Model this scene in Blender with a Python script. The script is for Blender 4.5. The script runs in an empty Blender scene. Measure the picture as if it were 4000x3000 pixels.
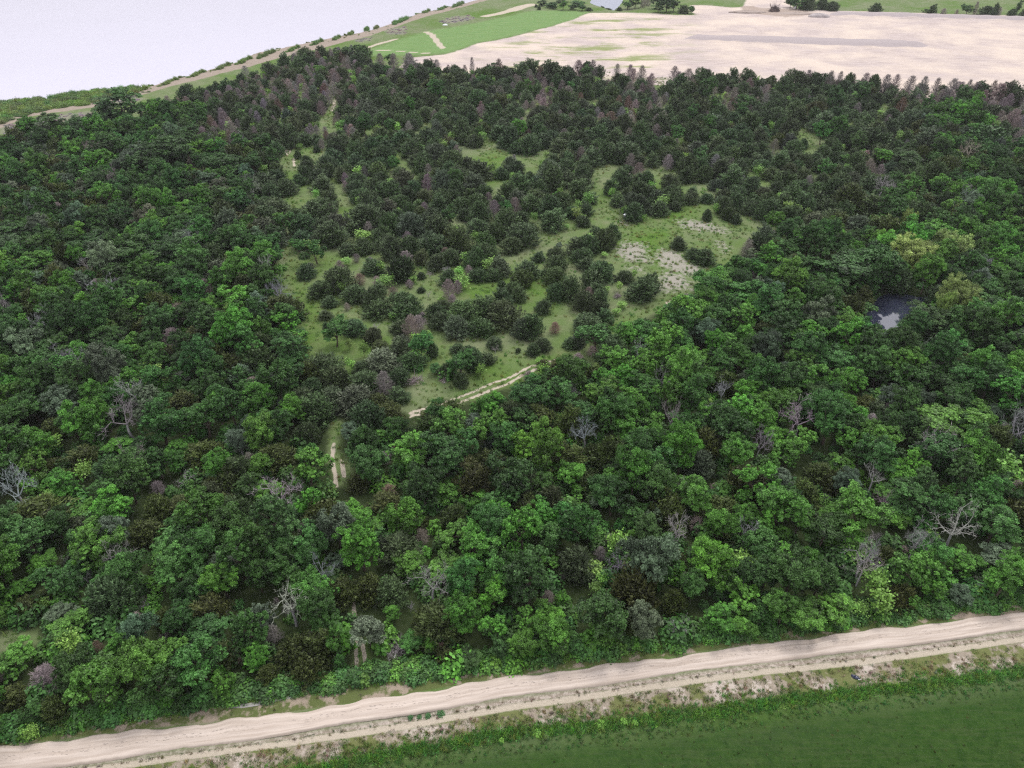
import bpy, math, random
import numpy as np
from mathutils import Vector, Matrix
rnd = random.Random(11)
npr = np.random.default_rng(7)
scene = bpy.context.scene
COL = scene.collection
R = math.radians

# ---------------------------------------------------------------- camera, world, sun, exposure
H = 60.0
PITCH = 36.0
HALF = 0.713
HAZE = 0.00014
FPX = 2000 / HALF
cam_d = bpy.data.cameras.new('camera')
cam_d.sensor_fit = 'HORIZONTAL'
cam_d.angle = 2 * math.atan(HALF)
cam_d.clip_start = 1.0
cam_d.clip_end = 20000
cam = bpy.data.objects.new('camera', cam_d)
cam.location = (0, 0, H)
cam.rotation_euler = (R(90 - PITCH), 0, 0)
COL.objects.link(cam)
scene.camera = cam

world = bpy.data.worlds.new('World')
scene.world = world
world.use_nodes = True
wn = world.node_tree
bg = wn.nodes['Background']
sky = wn.nodes.new('ShaderNodeTexSky')
sky.sky_type = 'NISHITA'
sky.sun_disc = False
sky.sun_elevation = R(58)
sky.sun_rotation = R(-40)
sky.air_density = 1.0
sky.dust_density = 4.0
hs = wn.nodes.new('ShaderNodeHueSaturation')
hs.inputs['Saturation'].default_value = 0.22
mixw = wn.nodes.new('ShaderNodeMix'); mixw.data_type = 'RGBA'
mixw.inputs[0].default_value = 0.6
mixw.inputs[7].default_value = (9.6, 9.5, 9.9, 1)      # the pale cloud layer over the clear sky
wn.links.new(sky.outputs[0], hs.inputs['Color'])
wn.links.new(hs.outputs[0], mixw.inputs[6])
tcw = wn.nodes.new('ShaderNodeTexCoord'); sxyz = wn.nodes.new('ShaderNodeSeparateXYZ')
wn.links.new(tcw.outputs['Generated'], sxyz.inputs[0])
mrw = wn.nodes.new('ShaderNodeMapRange')      # an overcast sky is brighter overhead than at the horizon
mrw.inputs[1].default_value = 0.0; mrw.inputs[2].default_value = 1.0; mrw.inputs[3].default_value = 0.50; mrw.inputs[4].default_value = 1.65
wn.links.new(sxyz.outputs[2], mrw.inputs[0])
vmw = wn.nodes.new('ShaderNodeVectorMath'); vmw.operation = 'SCALE'
wn.links.new(mixw.outputs[2], vmw.inputs[0]); wn.links.new(mrw.outputs[0], vmw.inputs['Scale'])
wn.links.new(vmw.outputs[0], bg.inputs['Color'])
bg.inputs['Strength'].default_value = 0.10

sun_d = bpy.data.lights.new('sun', 'SUN')
sun_d.energy = 1.5
sun_d.angle = R(14)
sun_d.color = (1.0, 0.96, 0.90)
sun = bpy.data.objects.new('sun', sun_d)
sun.rotation_euler = (R(32), 0, R(-40 + 180))
COL.objects.link(sun)
scene.view_settings.view_transform = 'Standard'
scene.view_settings.look = 'None'
scene.view_settings.exposure = 0.35
scene.view_settings.gamma = 1.0
scene.cycles.use_denoising = False
scene.cycles.pixel_filter_type = 'BLACKMAN_HARRIS'
scene.cycles.filter_width = 1.25
scene.cycles.volume_bounces = 0
scene.cycles.sample_clamp_indirect = 4
scene.cycles.max_bounces = 6
scene.cycles.diffuse_bounces = 2
scene.cycles.transmission_bounces = 3
scene.cycles.transparent_max_bounces = 4

# ---------------------------------------------------------------- projection helpers (photo pixels of 4000x3000 -> points of the ground)
cp, sp_ = math.cos(R(PITCH)), math.sin(R(PITCH))
def gnd(px, py, z=0.0):
    dx = (px - 2000) / FPX; dy = (1500 - py) / FPX
    y = cp + dy * sp_; zz = -sp_ + dy * cp
    zz = min(zz, -0.012)
    t = (H - z) / -zz
    return (dx * t, y * t)
def gnd_np(P):
    P = np.asarray(P, float)
    dx = (P[:, 0] - 2000) / FPX; dy = (1500 - P[:, 1]) / FPX
    y = cp + dy * sp_; zz = np.minimum(-sp_ + dy * cp, -0.012)
    t = H / -zz
    return np.stack([dx * t, y * t], 1)
def proj_np(X, Y, Z):
    dz = Z - H
    f = Y * cp - dz * sp_
    u = Y * sp_ + dz * cp
    return 2000 + FPX * X / f, 1500 - FPX * u / f, f
def crop(ox, oy, pts, k=2.212):
    return [(ox + x / k, oy + y / k) for x, y in pts]

# ---------------------------------------------------------------- object helpers
def link(o, parent=None):
    COL.objects.link(o)
    if parent is not None: o.parent = parent
    return o
def tag(o, label=None, cat=None, group=None, kind=None):
    if label: o['label'] = label
    if cat: o['category'] = cat
    if group: o['group'] = group
    if kind: o['kind'] = kind
    return o
def empty(name, loc, rz=0, sc=(1, 1, 1)):
    o = bpy.data.objects.new(name, None)
    o.location = loc; o.rotation_euler = (0, 0, rz); o.scale = sc
    o.empty_display_size = 0.3
    return link(o)

class MB:
    """collects triangles / quads with a per-face float 'lv' and a material index"""
    def __init__(s): s.v = []; s.f = []; s.lv = []; s.mi = []; s.n = 0
    def add(s, V, F, lv=0.5, mi=0):
        V = np.asarray(V, float).reshape(-1, 3); F = np.asarray(F, int)
        s.v.append(V); k = F.shape[1]
        s.f.append((F + s.n, k)); m = len(F)
        s.lv.append(np.broadcast_to(np.asarray(lv, float), (m,)).copy()); s.mi.append(np.full(m, mi))
        s.n += len(V)
    def tube(s, pts, rad, sides=5, lv=0.5, mi=0, cap=False):
        pts = np.asarray(pts, float); n = len(pts)
        rad = np.broadcast_to(np.asarray(rad, float), (n,))
        d = np.gradient(pts, axis=0); d /= np.linalg.norm(d, axis=1)[:, None] + 1e-9
        ref = np.array([0, 0, 1.0]) if abs(d[0][2]) < .9 else np.array([1.0, 0, 0])
        a = np.cross(d, ref); a /= np.linalg.norm(a, axis=1)[:, None] + 1e-9
        b = np.cross(d, a)
        th = np.arange(sides) * 2 * np.pi / sides
        ring = pts[:, None] + rad[:, None, None] * (np.cos(th)[None, :, None] * a[:, None] + np.sin(th)[None, :, None] * b[:, None])
        F = []
        for i in range(n - 1):
            for j in range(sides):
                k = (j + 1) % sides
                F.append((i * sides + j, i * sides + k, (i + 1) * sides + k, (i + 1) * sides + j))
        s.add(ring.reshape(-1, 3), F, lv, mi)
        if cap:
            V = np.vstack([ring[-1], pts[-1]]); s.add(V, [(j, (j + 1) % sides, sides) for j in range(sides)], lv, mi)
            V = np.vstack([ring[0], pts[0]]); s.add(V, [((j + 1) % sides, j, sides) for j in range(sides)], lv, mi)
    def box(s, c, size, rz=0, lv=0.5, mi=0, taper=1.0):
        x, y, z = np.array(size) / 2
        V = np.array([(-x, -y, -z), (x, -y, -z), (x, y, -z), (-x, y, -z), (-x * taper, -y * taper, z), (x * taper, -y * taper, z), (x * taper, y * taper, z), (-x * taper, y * taper, z)])
        ca, sa = math.cos(rz), math.sin(rz)
        V = V @ np.array([[ca, sa, 0], [-sa, ca, 0], [0, 0, 1]]) + np.array(c)
        s.add(V, [(0, 3, 2, 1), (4, 5, 6, 7), (0, 1, 5, 4), (1, 2, 6, 5), (2, 3, 7, 6), (3, 0, 4, 7)], lv, mi)
    def mesh(s, name, mats, smooth=False):
        V = np.vstack(s.v)
        tot = np.concatenate([np.full(len(F), k) for F, k in s.f])
        idx = np.concatenate([F.ravel() for F, k in s.f])
        me = bpy.data.meshes.new(name)
        me.vertices.add(len(V)); me.vertices.foreach_set('co', V.ravel().astype(np.float32))
        me.loops.add(len(idx)); me.loops.foreach_set('vertex_index', idx.astype(np.int32))
        me.polygons.add(len(tot))
        st = np.concatenate([[0], np.cumsum(tot)[:-1]])
        me.polygons.foreach_set('loop_start', st.astype(np.int32))
        me.polygons.foreach_set('loop_total', tot.astype(np.int32))
        me.polygons.foreach_set('material_index', np.concatenate(s.mi).astype(np.int32))
        me.update(calc_edges=True)
        me.polygons.foreach_set('use_smooth', np.full(len(tot), smooth))
        at = me.attributes.new('lv', 'FLOAT', 'FACE')
        at.data.foreach_set('value', np.concatenate(s.lv).astype(np.float32))
        for m in mats: me.materials.append(m)
        return me
    def obj(s, name, mats, parent=None, smooth=False):
        return link(bpy.data.objects.new(name, s.mesh(name, mats, smooth)), parent)

# ---------------------------------------------------------------- materials
def new_mat(name):
    m = bpy.data.materials.new(name); m.use_nodes = True
    nt = m.node_tree; b = nt.nodes['Principled BSDF']
    b.inputs['Specular IOR Level'].default_value = 0.25
    b.inputs['Roughness'].default_value = 0.8
    return m, nt, b
def N(nt, t, **kw):
    n = nt.nodes.new(t)
    for k, v in kw.items(): setattr(n, k, v)
    return n
def mixc(nt, fac, a, b, mode='MIX'):
    n = N(nt, 'ShaderNodeMix'); n.data_type = 'RGBA'; n.blend_type = mode
    for sock, v in ((n.inputs[0], fac), (n.inputs[6], a), (n.inputs[7], b)):
        if hasattr(v, 'is_linked') or hasattr(v, 'links'): nt.links.new(v, sock)
        elif isinstance(v, (int, float)): sock.default_value = v if sock is n.inputs[0] else (v, v, v, 1)
        else: sock.default_value = (*v, 1)
    return n.outputs[2]
def math_n(nt, op, a, b=None, clamp=False):
    n = N(nt, 'ShaderNodeMath', operation=op); n.use_clamp = clamp
    for i, v in enumerate((a, b)):
        if v is None: continue
        if hasattr(v, 'links'): nt.links.new(v, n.inputs[i])
        else: n.inputs[i].default_value = v
    return n.outputs[0]
def noise(nt, vec, scale, detail=4, rough=0.6):
    n = N(nt, 'ShaderNodeTexNoise'); n.inputs['Scale'].default_value = scale
    n.inputs['Detail'].default_value = detail; n.inputs['Roughness'].default_value = rough
    if vec is not None: nt.links.new(vec, n.inputs['Vector'])
    return n.outputs['Fac']

def leaf_mat(name, trans=0.25, spread=0.9, gloss=0.3):
    m, nt, b = new_mat(name)
    at = N(nt, 'ShaderNodeAttribute'); at.attribute_type = 'INSTANCER'; at.attribute_name = 'tint'
    lv = N(nt, 'ShaderNodeAttribute'); lv.attribute_name = 'lv'
    f = math_n(nt, 'MULTIPLY_ADD', lv.outputs['Fac'], 2 * spread); f.node.inputs[2].default_value = 1 - spread
    vm = N(nt, 'ShaderNodeVectorMath', operation='SCALE')
    nt.links.new(at.outputs['Color'], vm.inputs[0]); nt.links.new(f, vm.inputs['Scale'])
    # young leaves at the lighter end lean to yellow
    yel = mixc(nt, math_n(nt, 'MULTIPLY', lv.outputs['Fac'], 0.35), vm.outputs[0], (0.16, 0.20, 0.03), 'MIX') if spread > .7 else vm.outputs[0]
    nt.links.new(vm.outputs[0], b.inputs['Base Color'])
    b.inputs['Roughness'].default_value = 0.55
    b.inputs['Specular IOR Level'].default_value = gloss
    if trans:
        t = N(nt, 'ShaderNodeBsdfTranslucent'); nt.links.new(vm.outputs[0], t.inputs['Color'])
        mx = N(nt, 'ShaderNodeMixShader'); mx.inputs[0].default_value = trans
        nt.links.new(b.outputs[0], mx.inputs[1]); nt.links.new(t.outputs[0], mx.inputs[2])
        nt.links.new(mx.outputs[0], nt.nodes['Material Output'].inputs[0])
    return m
M_leaf = leaf_mat('broad_leaves', 0.14, 0.85, 0.35)
M_needle = leaf_mat('cedar_foliage', 0.05, 0.85, 0.3)
M_twig = leaf_mat('dead_twigs', 0.0, 0.45, 0.1)
def solid(name, col, rough=0.8, spec=0.2, nsc=3.0, namt=0.3, metal=0):
    m, nt, b = new_mat(name)
    tc = N(nt, 'ShaderNodeTexCoord')
    f = noise(nt, tc.outputs['Object'], nsc)
    c2 = tuple(c * (1 - namt) for c in col); c1 = tuple(min(1, c * (1 + namt)) for c in col)
    nt.links.new(mixc(nt, f, c2, c1), b.inputs['Base Color'])
    b.inputs['Roughness'].default_value = rough; b.inputs['Specular IOR Level'].default_value = spec
    b.inputs['Metallic'].default_value = metal
    return m
M_bark = solid('bark', (0.11, 0.085, 0.07), 0.9, 0.1, 4, .4)
M_grey_wood = solid('bleached_wood', (0.40, 0.38, 0.40), 0.8, 0.15, 2, .35)
# ---------------------------------------------------------------- zones, digitised on the photo and laid on the ground
def Z(ox, oy, *pts): return crop(ox, oy, pts)
XS = [-1200, 0, 500, 1000, 1500, 2000, 2500, 3000, 3500, 4000, 5200]
EDGE_A = [3080, 2883, 2803, 2720, 2650, 2596, 2537, 2473, 2413, 2349, 2200]
EDGE_B = [3104, 2917, 2855, 2800, 2724, 2640, 2581, 2509, 2448, 2391, 2252]
EDGE_C = [3186, 3026, 2958, 2886, 2806, 2725, 2653, 2587, 2527, 2460, 2307]
EDGE_D = [3210, 3055, 2984, 2919, 2845, 2765, 2690, 2625, 2567, 2494, 2340]
EDGE_E = [3500, 3260, 3140, 3030, 2935, 2850, 2803, 2735, 2672, 2603, 2430]
def curve(E, x): return float(np.interp(x, XS, E))
def band(E1, E2, d1=0, d2=0):
    return [(x, y + d1) for x, y in zip(XS, E1)] + [(x, y + d2) for x, y in zip(XS[::-1], E2[::-1])]

SHORE = [(-1500, 640), (-600, 500), (0, 405), (203, 389), (384, 357), (565, 335), (723, 294), (927, 235), (1000, 203), (1226, 158), (1452, 113), (1633, 50), (1814, 9), (1845, 0), (2150, -75), (2700, -180)]
LAKE = SHORE + [(2600, -330), (-1500, -330)]
FOREST_TOP = [(-700, 670), (0, 580), (90, 560), (226, 550), (371, 515), (488, 490), (588, 458), (678, 425), (814, 385), (904, 345), (1000, 318), (1136, 262), (1181, 240), (1300, 222), (1362, 212), (1430, 222), (1450, 262), (1700, 280), (2000, 300), (2340, 305), (2480, 325), (3000, 335), (3500, 365), (4000, 400), (4700, 450)]
FOREST = FOREST_TOP + [(4900, 2200)] + [(x, y - 22) for x, y in zip(XS[::-1][1:], EDGE_A[::-1][1:])]
OPEN = [
 Z(1000, 0, (700,830),(720,850),(700,930),(640,1090),(620,1110),(560,1050),(490,1040),(560,1010),(610,950),(660,870)),
 Z(1000, 0, (840,710),(900,690),(930,770),(880,730)), Z(1000, 0, (1110,840),(1200,850),(1150,900)),
 Z(1000, 0, (1560,680),(1555,740),(1440,760),(1530,700)), Z(1000, 0, (1820,770),(1920,800),(1840,830)),
 Z(1000, 0, (1400,1030),(1520,1015),(1480,1090),(1390,1170)), Z(1000, 0, (1850,1290),(2060,1200),(2212,1330),(2000,1400),(1960,1400)),
 Z(1000, 0, (250,1290),(330,1280),(500,1270),(570,1300),(560,1360),(510,1420),(400,1360),(370,1480),(330,1530),(260,1500),(220,1420),(240,1350)),
 Z(1000, 0, (1310,1380),(1380,1440),(1390,1520),(1330,1530)), Z(1000, 0, (660,1540),(720,1560),(730,1659),(690,1659)),
 Z(2000, 0, (625,815),(760,820),(740,900),(640,910)), Z(2000, 0, (50,1330),(240,1310),(200,1500),(130,1400),(80,1370)),
 Z(2000, 0, (760,620),(850,620),(840,660),(760,690)), Z(2000, 0, (1230,670),(1330,670),(1300,800),(1250,790)),
 Z(2000, 0, (950,750),(1050,740),(1040,780),(960,780)), Z(2000, 0, (1470,810),(1530,820),(1490,900)),
 Z(2000, 0, (1740,710),(1830,830),(1760,850),(1750,760)), Z(2000, 0, (920,1010),(970,1040),(960,1120)),
 Z(2000, 0, (1130,1310),(1210,1300),(1170,1390),(1240,1440),(1420,1470),(1280,1540),(1200,1480),(1130,1390)),
 Z(2000, 0, (700,1460),(860,1390),(880,1440),(760,1540),(760,1659),(690,1640),(740,1500)),
 Z(2000, 0, (1460,1590),(1720,1540),(1790,1410),(1810,1450),(1740,1560),(1600,1600),(1500,1620),(1460,1659),(1440,1640)),
 Z(2000, 0, (2110,1040),(2190,1000),(2170,1060)), Z(2000, 0, (1850,1110),(1890,1120),(1860,1160)),
 Z(3000, 0, (1000,800),(1050,800),(1040,880),(1080,920),(960,1030),(930,990),(980,940),(990,880)),
 Z(3000, 0, (680,1010),(810,1000),(790,1030),(710,1080),(680,1060)), Z(3000, 0, (250,1110),(350,1090),(350,1150),(440,1230),(380,1260),(340,1300)),
 Z(3000, 0, (1470,1270),(1560,1280),(1530,1330),(1470,1340)), Z(3000, 0, (1680,1330),(1780,1350),(1720,1420),(1640,1400)),
 Z(3000, 0, (1360,1450),(1430,1450),(1400,1560),(1330,1659),(1280,1640),(1340,1560)),
 Z(1000, 750, (240,10),(380,10),(440,100),(430,220),(290,300),(270,440),(240,500),(210,640),(240,830),(330,930),(400,1080),(430,1200),(430,1400),(480,1460),(500,1350),(560,1300),(640,1220),(760,1200),(800,1120),(930,1010),(930,900),(770,990),(560,960),(450,920),(440,780),(370,740),(380,600),(340,480)),
 Z(1000, 750, (570,290),(740,240),(770,220),(760,330),(690,310)), Z(1000, 750, (700,40),(780,20),(790,130),(740,140)),
 Z(1000, 750, (850,400),(900,380),(840,450)), Z(1000, 750, (650,540),(740,530),(700,600),(620,640),(620,720),(540,740),(520,640),(640,610)),
 Z(1000, 750, (1050,460),(1110,450),(1070,570),(1020,560)), Z(1000, 750, (1180,720),(1390,690),(1400,750),(1560,740),(1580,670),(1480,580),(1590,590),(1600,650),(1450,640),(1380,680),(1200,700)),
 Z(1000, 750, (1400,760),(1560,770),(1560,830),(1560,950),(1400,930),(1400,870),(1300,850),(1200,780)),
 Z(1000, 750, (1850,790),(2090,790),(2100,850),(1960,890),(1880,950),(1860,860)),
 Z(1000, 750, (570,1140),(690,1150),(760,1120),(930,1020),(930,1100),(1130,1110),(1160,1160),(1000,1130),(820,1090),(640,1200)),
 Z(1000, 750, (1560,1270),(1660,1270),(1850,1260),(2130,1190),(2150,1310),(2000,1290),(1800,1300),(1700,1400),(1620,1470),(1480,1530),(1430,1659),(1400,1640),(1470,1500),(1580,1430),(1600,1350)),
 Z(1000, 750, (1980,1500),(2140,1380),(2212,1300),(2212,1659),(1900,1659),(1800,1560),(1930,1590),(2000,1560)),
 Z(2000, 750, (760,60),(800,60),(860,130),(950,200),(960,260),(1130,280),(1190,210),(1330,210),(1470,160),(1460,80),(1620,100),(1630,200),(1740,210),(1850,220),(1880,280),(2000,230),(2110,220),(2130,300),(2000,380),(1950,440),(1880,560),(1830,640),(1740,700),(1620,790),(1540,840),(1510,920),(1400,950),(1300,1000),(1150,1070),(1000,1100),(900,1150),(780,1210),(640,1270),(520,1380),(440,1450),(300,1480),(200,1530),(80,1659),(0,1659),(0,1300),(110,1300),(130,1420),(230,1430),(340,1400),(430,1380),(500,1370),(620,1370),(750,1250),(860,1170),(870,1060),(950,960),(1000,940),(1180,960),(1270,920),(1270,700),(900,640),(780,480),(900,430),(960,400),(830,250),(700,240),(560,340),(470,340),(440,400),(470,500),(400,430),(300,480),(290,560),(280,660),(200,630),(150,600),(0,620),(0,480),(200,470),(240,400),(220,340),(330,360),(500,330),(640,270),(700,200),(720,130)),
 Z(2000, 750, (90,780),(310,760),(310,830),(300,900),(120,940),(130,840)), Z(2000, 750, (330,960),(400,950),(540,1010),(540,1060),(440,1090),(330,1060),(300,1000)),
 Z(2000, 750, (180,1180),(270,1160),(230,1240),(180,1260)), Z(2000, 750, (480,640),(600,650),(610,690),(500,720),(480,680)),
 Z(3000, 750, (700,190),(760,160),(960,210),(910,250),(790,290),(700,230)), Z(3000, 750, (60,250),(150,200),(150,250)), Z(3000, 750, (380,110),(420,110),(530,190),(440,200)),
 Z(1000, 1500, (630,330),(760,290),(740,400),(700,460),(720,560),(750,640),(850,640),(850,740),(800,800),(760,900),(680,900),(660,700),(600,680),(620,500),(630,430)),
 Z(1000, 1500, (1100,230),(1180,190),(1340,130),(1350,50),(1400,0),(2180,0),(1950,90),(1760,180),(1700,130),(1580,130),(1450,200),(1350,270),(1250,240),(1100,240)),
 Z(1000, 2250, (820,120),(860,140),(870,560),(960,640),(1000,760),(1100,810),(1450,840),(1400,870),(800,920),(700,920),(700,880),(820,760),(830,620)),
 Z(0, 2250, (0,490),(160,460),(350,490),(360,590),(180,600),(30,680),(-300,720),(-300,480)),
 Z(3000, 1500, (690,1300),(760,1260),(860,1260),(840,1380),(740,1400)),
]
POND = Z(3000, 750, (1110,820),(1180,850),(1300,880),(1420,880),(1440,960),(1330,1060),(1180,1090),(1120,1160),(1060,1190),(960,1240),(860,1190),(850,1060),(860,960),(930,900),(1000,860))
POND_SEE = Z(3000, 750, (1130,870),(1180,870),(1300,890),(1345,930),(1310,1000),(1160,1030),(1110,1100),(1060,1090),(990,1160),(930,1180),(910,1110),(890,1070),(930,980),(1050,960),(1070,920))
FAR_POND = [(2300, -60), (2450, -60), (2436, 8), (2404, 37), (2388, 38), (2340, 22), (2305, 8)]
SAND = [(1745,212),(1870,170),(2000,145),(2100,118),(2230,80),(2300,50),(2500,50),(2560,52),(2640,60),(2720,58),(2690,38),(2700,20),(2780,22),(2850,30),(2900,28),(2950,-60),(3060,-60),(3070,10),(3110,35),(3200,40),(3400,45),(4000,63),(4900,90),(4900,470),(4000,408),(3500,372),(3000,340),(2480,330),(2340,312),(2000,305),(1700,286),(1560,262),(1600,225)]
FIELD = [(1430,200),(1551,156),(1680,120),(1850,92),(2000,60),(2090,40),(2300,46),(2250,74),(2090,118),(2000,141),(1870,167),(1745,208),(1600,216),(1450,220)]
PALE = [Z(2000, 750, (900,500),(980,440),(1130,450),(1150,560),(1200,610),(1000,590)), Z(2000, 750, (1260,560),(1300,500),(1400,510),(1480,560),(1540,620),(1640,640),(1630,740),(1500,710),(1290,640)),
 Z(2000, 750, (1310,710),(1430,700),(1540,800),(1530,830),(1300,850),(1280,790)), Z(2000, 750, (1450,260),(1540,250),(1700,280),(1860,340),(1830,360),(1700,330),(1480,300)),
 Z(2000, 750, (1780,430),(1860,470),(1820,500)), Z(2000, 750, (1020,650),(1100,660),(1090,690)), Z(2000, 750, (960,250),(1000,255),(990,275),(950,270))]
BERM = [[(2669,152),(2700,143),(3000,148),(3475,166),(3600,172),(3633,178),(3600,186),(3475,184),(3000,170),(2700,158)],
        [(3240,56),(3400,60),(4000,76),(4900,100),(4900,108),(4000,84),(3400,68),(3240,64)]]
SOILDARK = [Z(2850, 0, (150,90),(330,80),(420,110),(700,120),(900,130),(1150,150),(1150,200),(1060,235),(800,245),(450,210),(200,170))]
SOILDARK = [[(2850 + (x-2850)*2.212/3.687, y*2.212/3.687) for x, y in SOILDARK[0]]]
MUD = [(-1500, 700), (-600, 560), (0, 500), (120, 455), (240, 435), (430, 410), (500, 385), (640, 345), (800, 305), (960, 262), (1100, 225), (1250, 190), (1450, 138), (1640, 72), (1830, 22), (1900, 0), (2200, -70),
       (2150, -75), (1845, 0), (1633, 50), (1452, 113), (1226, 158), (1000, 203), (723, 294), (384, 357), (0, 405), (-1500, 640)]
PURPLE = [Z(0, 0, (0,1090),(170,1060),(560,980),(780,960),(840,1060),(600,1070),(200,1100),(60,1160),(0,1150)), Z(0, 0, (830,910),(1100,830),(1250,850),(1160,900),(900,950)),
          Z(1000, 0, (1110,250),(1300,230),(1290,300),(1130,300)), Z(1000, 0, (1580,190),(1700,140),(1850,130),(1900,160),(1700,205)), Z(1000, 0, (850,350),(1000,320),(980,350),(880,370))]
# ruts and other lines: polyline, half width in metres, kind
RUTS = [
 (Z(1000, 1500, (1500,205),(1700,130),(1860,70),(2060,-20),(2212,-70)) + Z(2000, 750, (150,1510),(300,1470),(440,1440)), 0.13),
 (Z(1000, 1500, (1340,272),(1440,250),(1740,165),(1950,80),(2180,-10)) + Z(2000, 750, (80,1585),(300,1490)), 0.15),
 (Z(1000, 1500, (1330,245),(1500,200)), 0.16),
 (Z(1000, 0, (262,1290),(285,1380),(300,1470)), 0.13), (Z(1000, 0, (290,1300),(320,1380),(332,1440)), 0.13),
 (Z(1000, 0, (690,850),(650,960)), 0.3),
 (Z(1000, 1500, (672,510),(662,600),(660,660),(690,800),(695,890)), 0.16), (Z(1000, 1500, (735,660),(748,720),(765,800)), 0.15),
 (Z(1000, 2250, (840,150),(855,400),(862,600),(870,850)), 0.11), (Z(1000, 2250, (905,540),(935,680),(945,780),(960,870)), 0.12),
 (Z(2000, 750, (1790,640),(1740,700)), 0.2), (Z(2000, 750, (1400,930),(1340,955)), 0.25),
 (Z(1000, 0, (1475,280),(1520,300),(1560,350),(1610,415)), 0.8), (Z(1000, 0, (970,410),(1080,370),(1220,335)), 0.6),
 (Z(2000, 0, (0,90),(90,55),(170,40)), 2.0), (Z(1000, 0, (1980,140),(2100,115),(2212,90)), 1.5),
 (Z(1000, 0, (970,430),(1200,440),(1540,465)), 0.4),
]
TRACK = [  # green worn tracks
 (Z(1000, 750, (290,520),(330,760),(380,900),(450,1000),(500,1080)), 0.5), (Z(1000, 750, (330,560),(350,760),(420,930),(480,1040)), 0.3),
 (Z(2000, 750, (2000,400),(1880,560),(1750,700)), 0.5), (Z(2000, 750, (1500,900),(1300,990),(1000,1110),(700,1230)), 0.5),
]

def inside(X, Y, poly):
    r = np.zeros(X.shape, bool); n = len(poly)
    for i in range(n):
        x1, y1 = poly[i]; x2, y2 = poly[(i + 1) % n]
        if y1 == y2: continue
        c = ((y1 > Y) != (y2 > Y)) & (X < (x2 - x1) * (Y - y1) / (y2 - y1) + x1)
        r ^= c
    return r
def seg_dist(X, Y, pts, closed):
    d = np.full(X.shape, 1e9, np.float32); n = len(pts)
    for i in range(n if closed else n - 1):
        ax, ay = pts[i]; bx, by = pts[(i + 1) % n]
        ux, uy = bx - ax, by - ay; L = ux * ux + uy * uy + 1e-9
        t = np.clip(((X - ax) * ux + (Y - ay) * uy) / L, 0, 1)
        d = np.minimum(d, (X - ax - t * ux) ** 2 + (Y - ay - t * uy) ** 2)
    return np.sqrt(d)
def W(poly): return [tuple(p) for p in gnd_np(poly)]
def sdist(X, Y, polyP):
    """signed distance in metres on the ground, positive inside"""
    w = W(polyP); d = seg_dist(X, Y, w, True)
    return np.where(inside(X, Y, w), d, -d)
def smask(X, Y, polyP, soft):
    w = np.array(W(polyP)); out = np.zeros(X.shape, np.float32)
    (x0, y0), (x1, y1) = w.min(0) - soft * 2, w.max(0) + soft * 2
    k = (X > x0) & (X < x1) & (Y > y0) & (Y < y1)
    if k.any():
        s = sdist(X[k], Y[k], polyP)
        out[k] = np.clip(0.5 + s / (2 * soft), 0, 1)
    return out
def lmask(X, Y, lineP, hw, soft):
    w = np.array(W(lineP)); out = np.zeros(X.shape, np.float32)
    (x0, y0), (x1, y1) = w.min(0) - hw - soft, w.max(0) + hw + soft
    k = (X > x0) & (X < x1) & (Y > y0) & (Y < y1)
    if k.any():
        d = seg_dist(X[k], Y[k], [tuple(p) for p in w], False)
        out[k] = np.clip((hw + soft - d) / soft, 0, 1)
    return out

# fan grid: rows at growing distance, so that spacing grows with distance
rows = list(np.arange(-60.0, 24.0, 1.5)); y = 24.0
while y < 1500: rows.append(y); y += max(0.16, y * (0.0055 if y < 450 else 0.02))
rows = np.array(rows)
cols = np.concatenate([np.linspace(-2.6, -1.1, 40)[:-1], np.linspace(-1.1, 1.1, 560), np.linspace(1.1, 2.6, 40)[1:]])
GX = (np.maximum(rows, 24.0)[:, None] + 8) * cols[None, :]
GY = np.broadcast_to(rows[:, None], GX.shape).copy()
nr, nc = GX.shape
X, Y = GX.ravel().astype(np.float32), GY.ravel().astype(np.float32)
def wav(s, a, b, c): return np.sin(X * s + a) * np.cos(Y * s * 1.3 + b) + 0.6 * np.sin(X * s * 2.3 + Y * s * 1.7 + c)
# masks
m_sand = smask(X, Y, SAND, 2.5)
m_field = smask(X, Y, FIELD, 3.5)
m_open = np.zeros(X.shape, np.float32)
for p in OPEN: m_open = np.maximum(m_open, smask(X, Y, p, 1.6))
CEDARS = [(1000,250),(3300,330),(3300,900),(2700,1050),(2300,1500),(1200,1500),(1050,700)]
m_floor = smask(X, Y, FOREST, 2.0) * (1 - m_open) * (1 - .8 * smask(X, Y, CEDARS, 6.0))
m_pale = np.zeros(X.shape, np.float32)
for p in PALE: m_pale = np.maximum(m_pale, smask(X, Y, p, 2.6))
m_rut = np.zeros(X.shape, np.float32)
for l, hw in RUTS: m_rut = np.maximum(m_rut, lmask(X, Y, l, hw, hw * 1.2))
m_trk = np.zeros(X.shape, np.float32)
for l, hw in TRACK: m_trk = np.maximum(m_trk, lmask(X, Y, l, hw, 0.5))
m_road = smask(X, Y, band(EDGE_B, EDGE_C), 0.35)
m_verge = np.maximum(smask(X, Y, band(EDGE_A, EDGE_B, 4, 0), 0.35), 0)
m_strip = smask(X, Y, band(EDGE_C, EDGE_D), 0.3)
dline = [(x, y) for x, y in zip(XS, EDGE_D)]
m_rut2 = lmask(X, Y, dline, 0.20, 0.22)
cline = [(x, y + 10) for x, y in zip(XS, EDGE_C)]
m_ditch = lmask(X, Y, cline, 0.18, 0.25)
m_dry = smask(X, Y, band(EDGE_D, EDGE_E), 0.4)
m_lush = smask(X, Y, band(EDGE_E, EDGE_E, 0, 62), 0.7)
m_dark = smask(X, Y, band(EDGE_E, [4200] * len(XS), 42, 0), 1.8)
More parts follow.
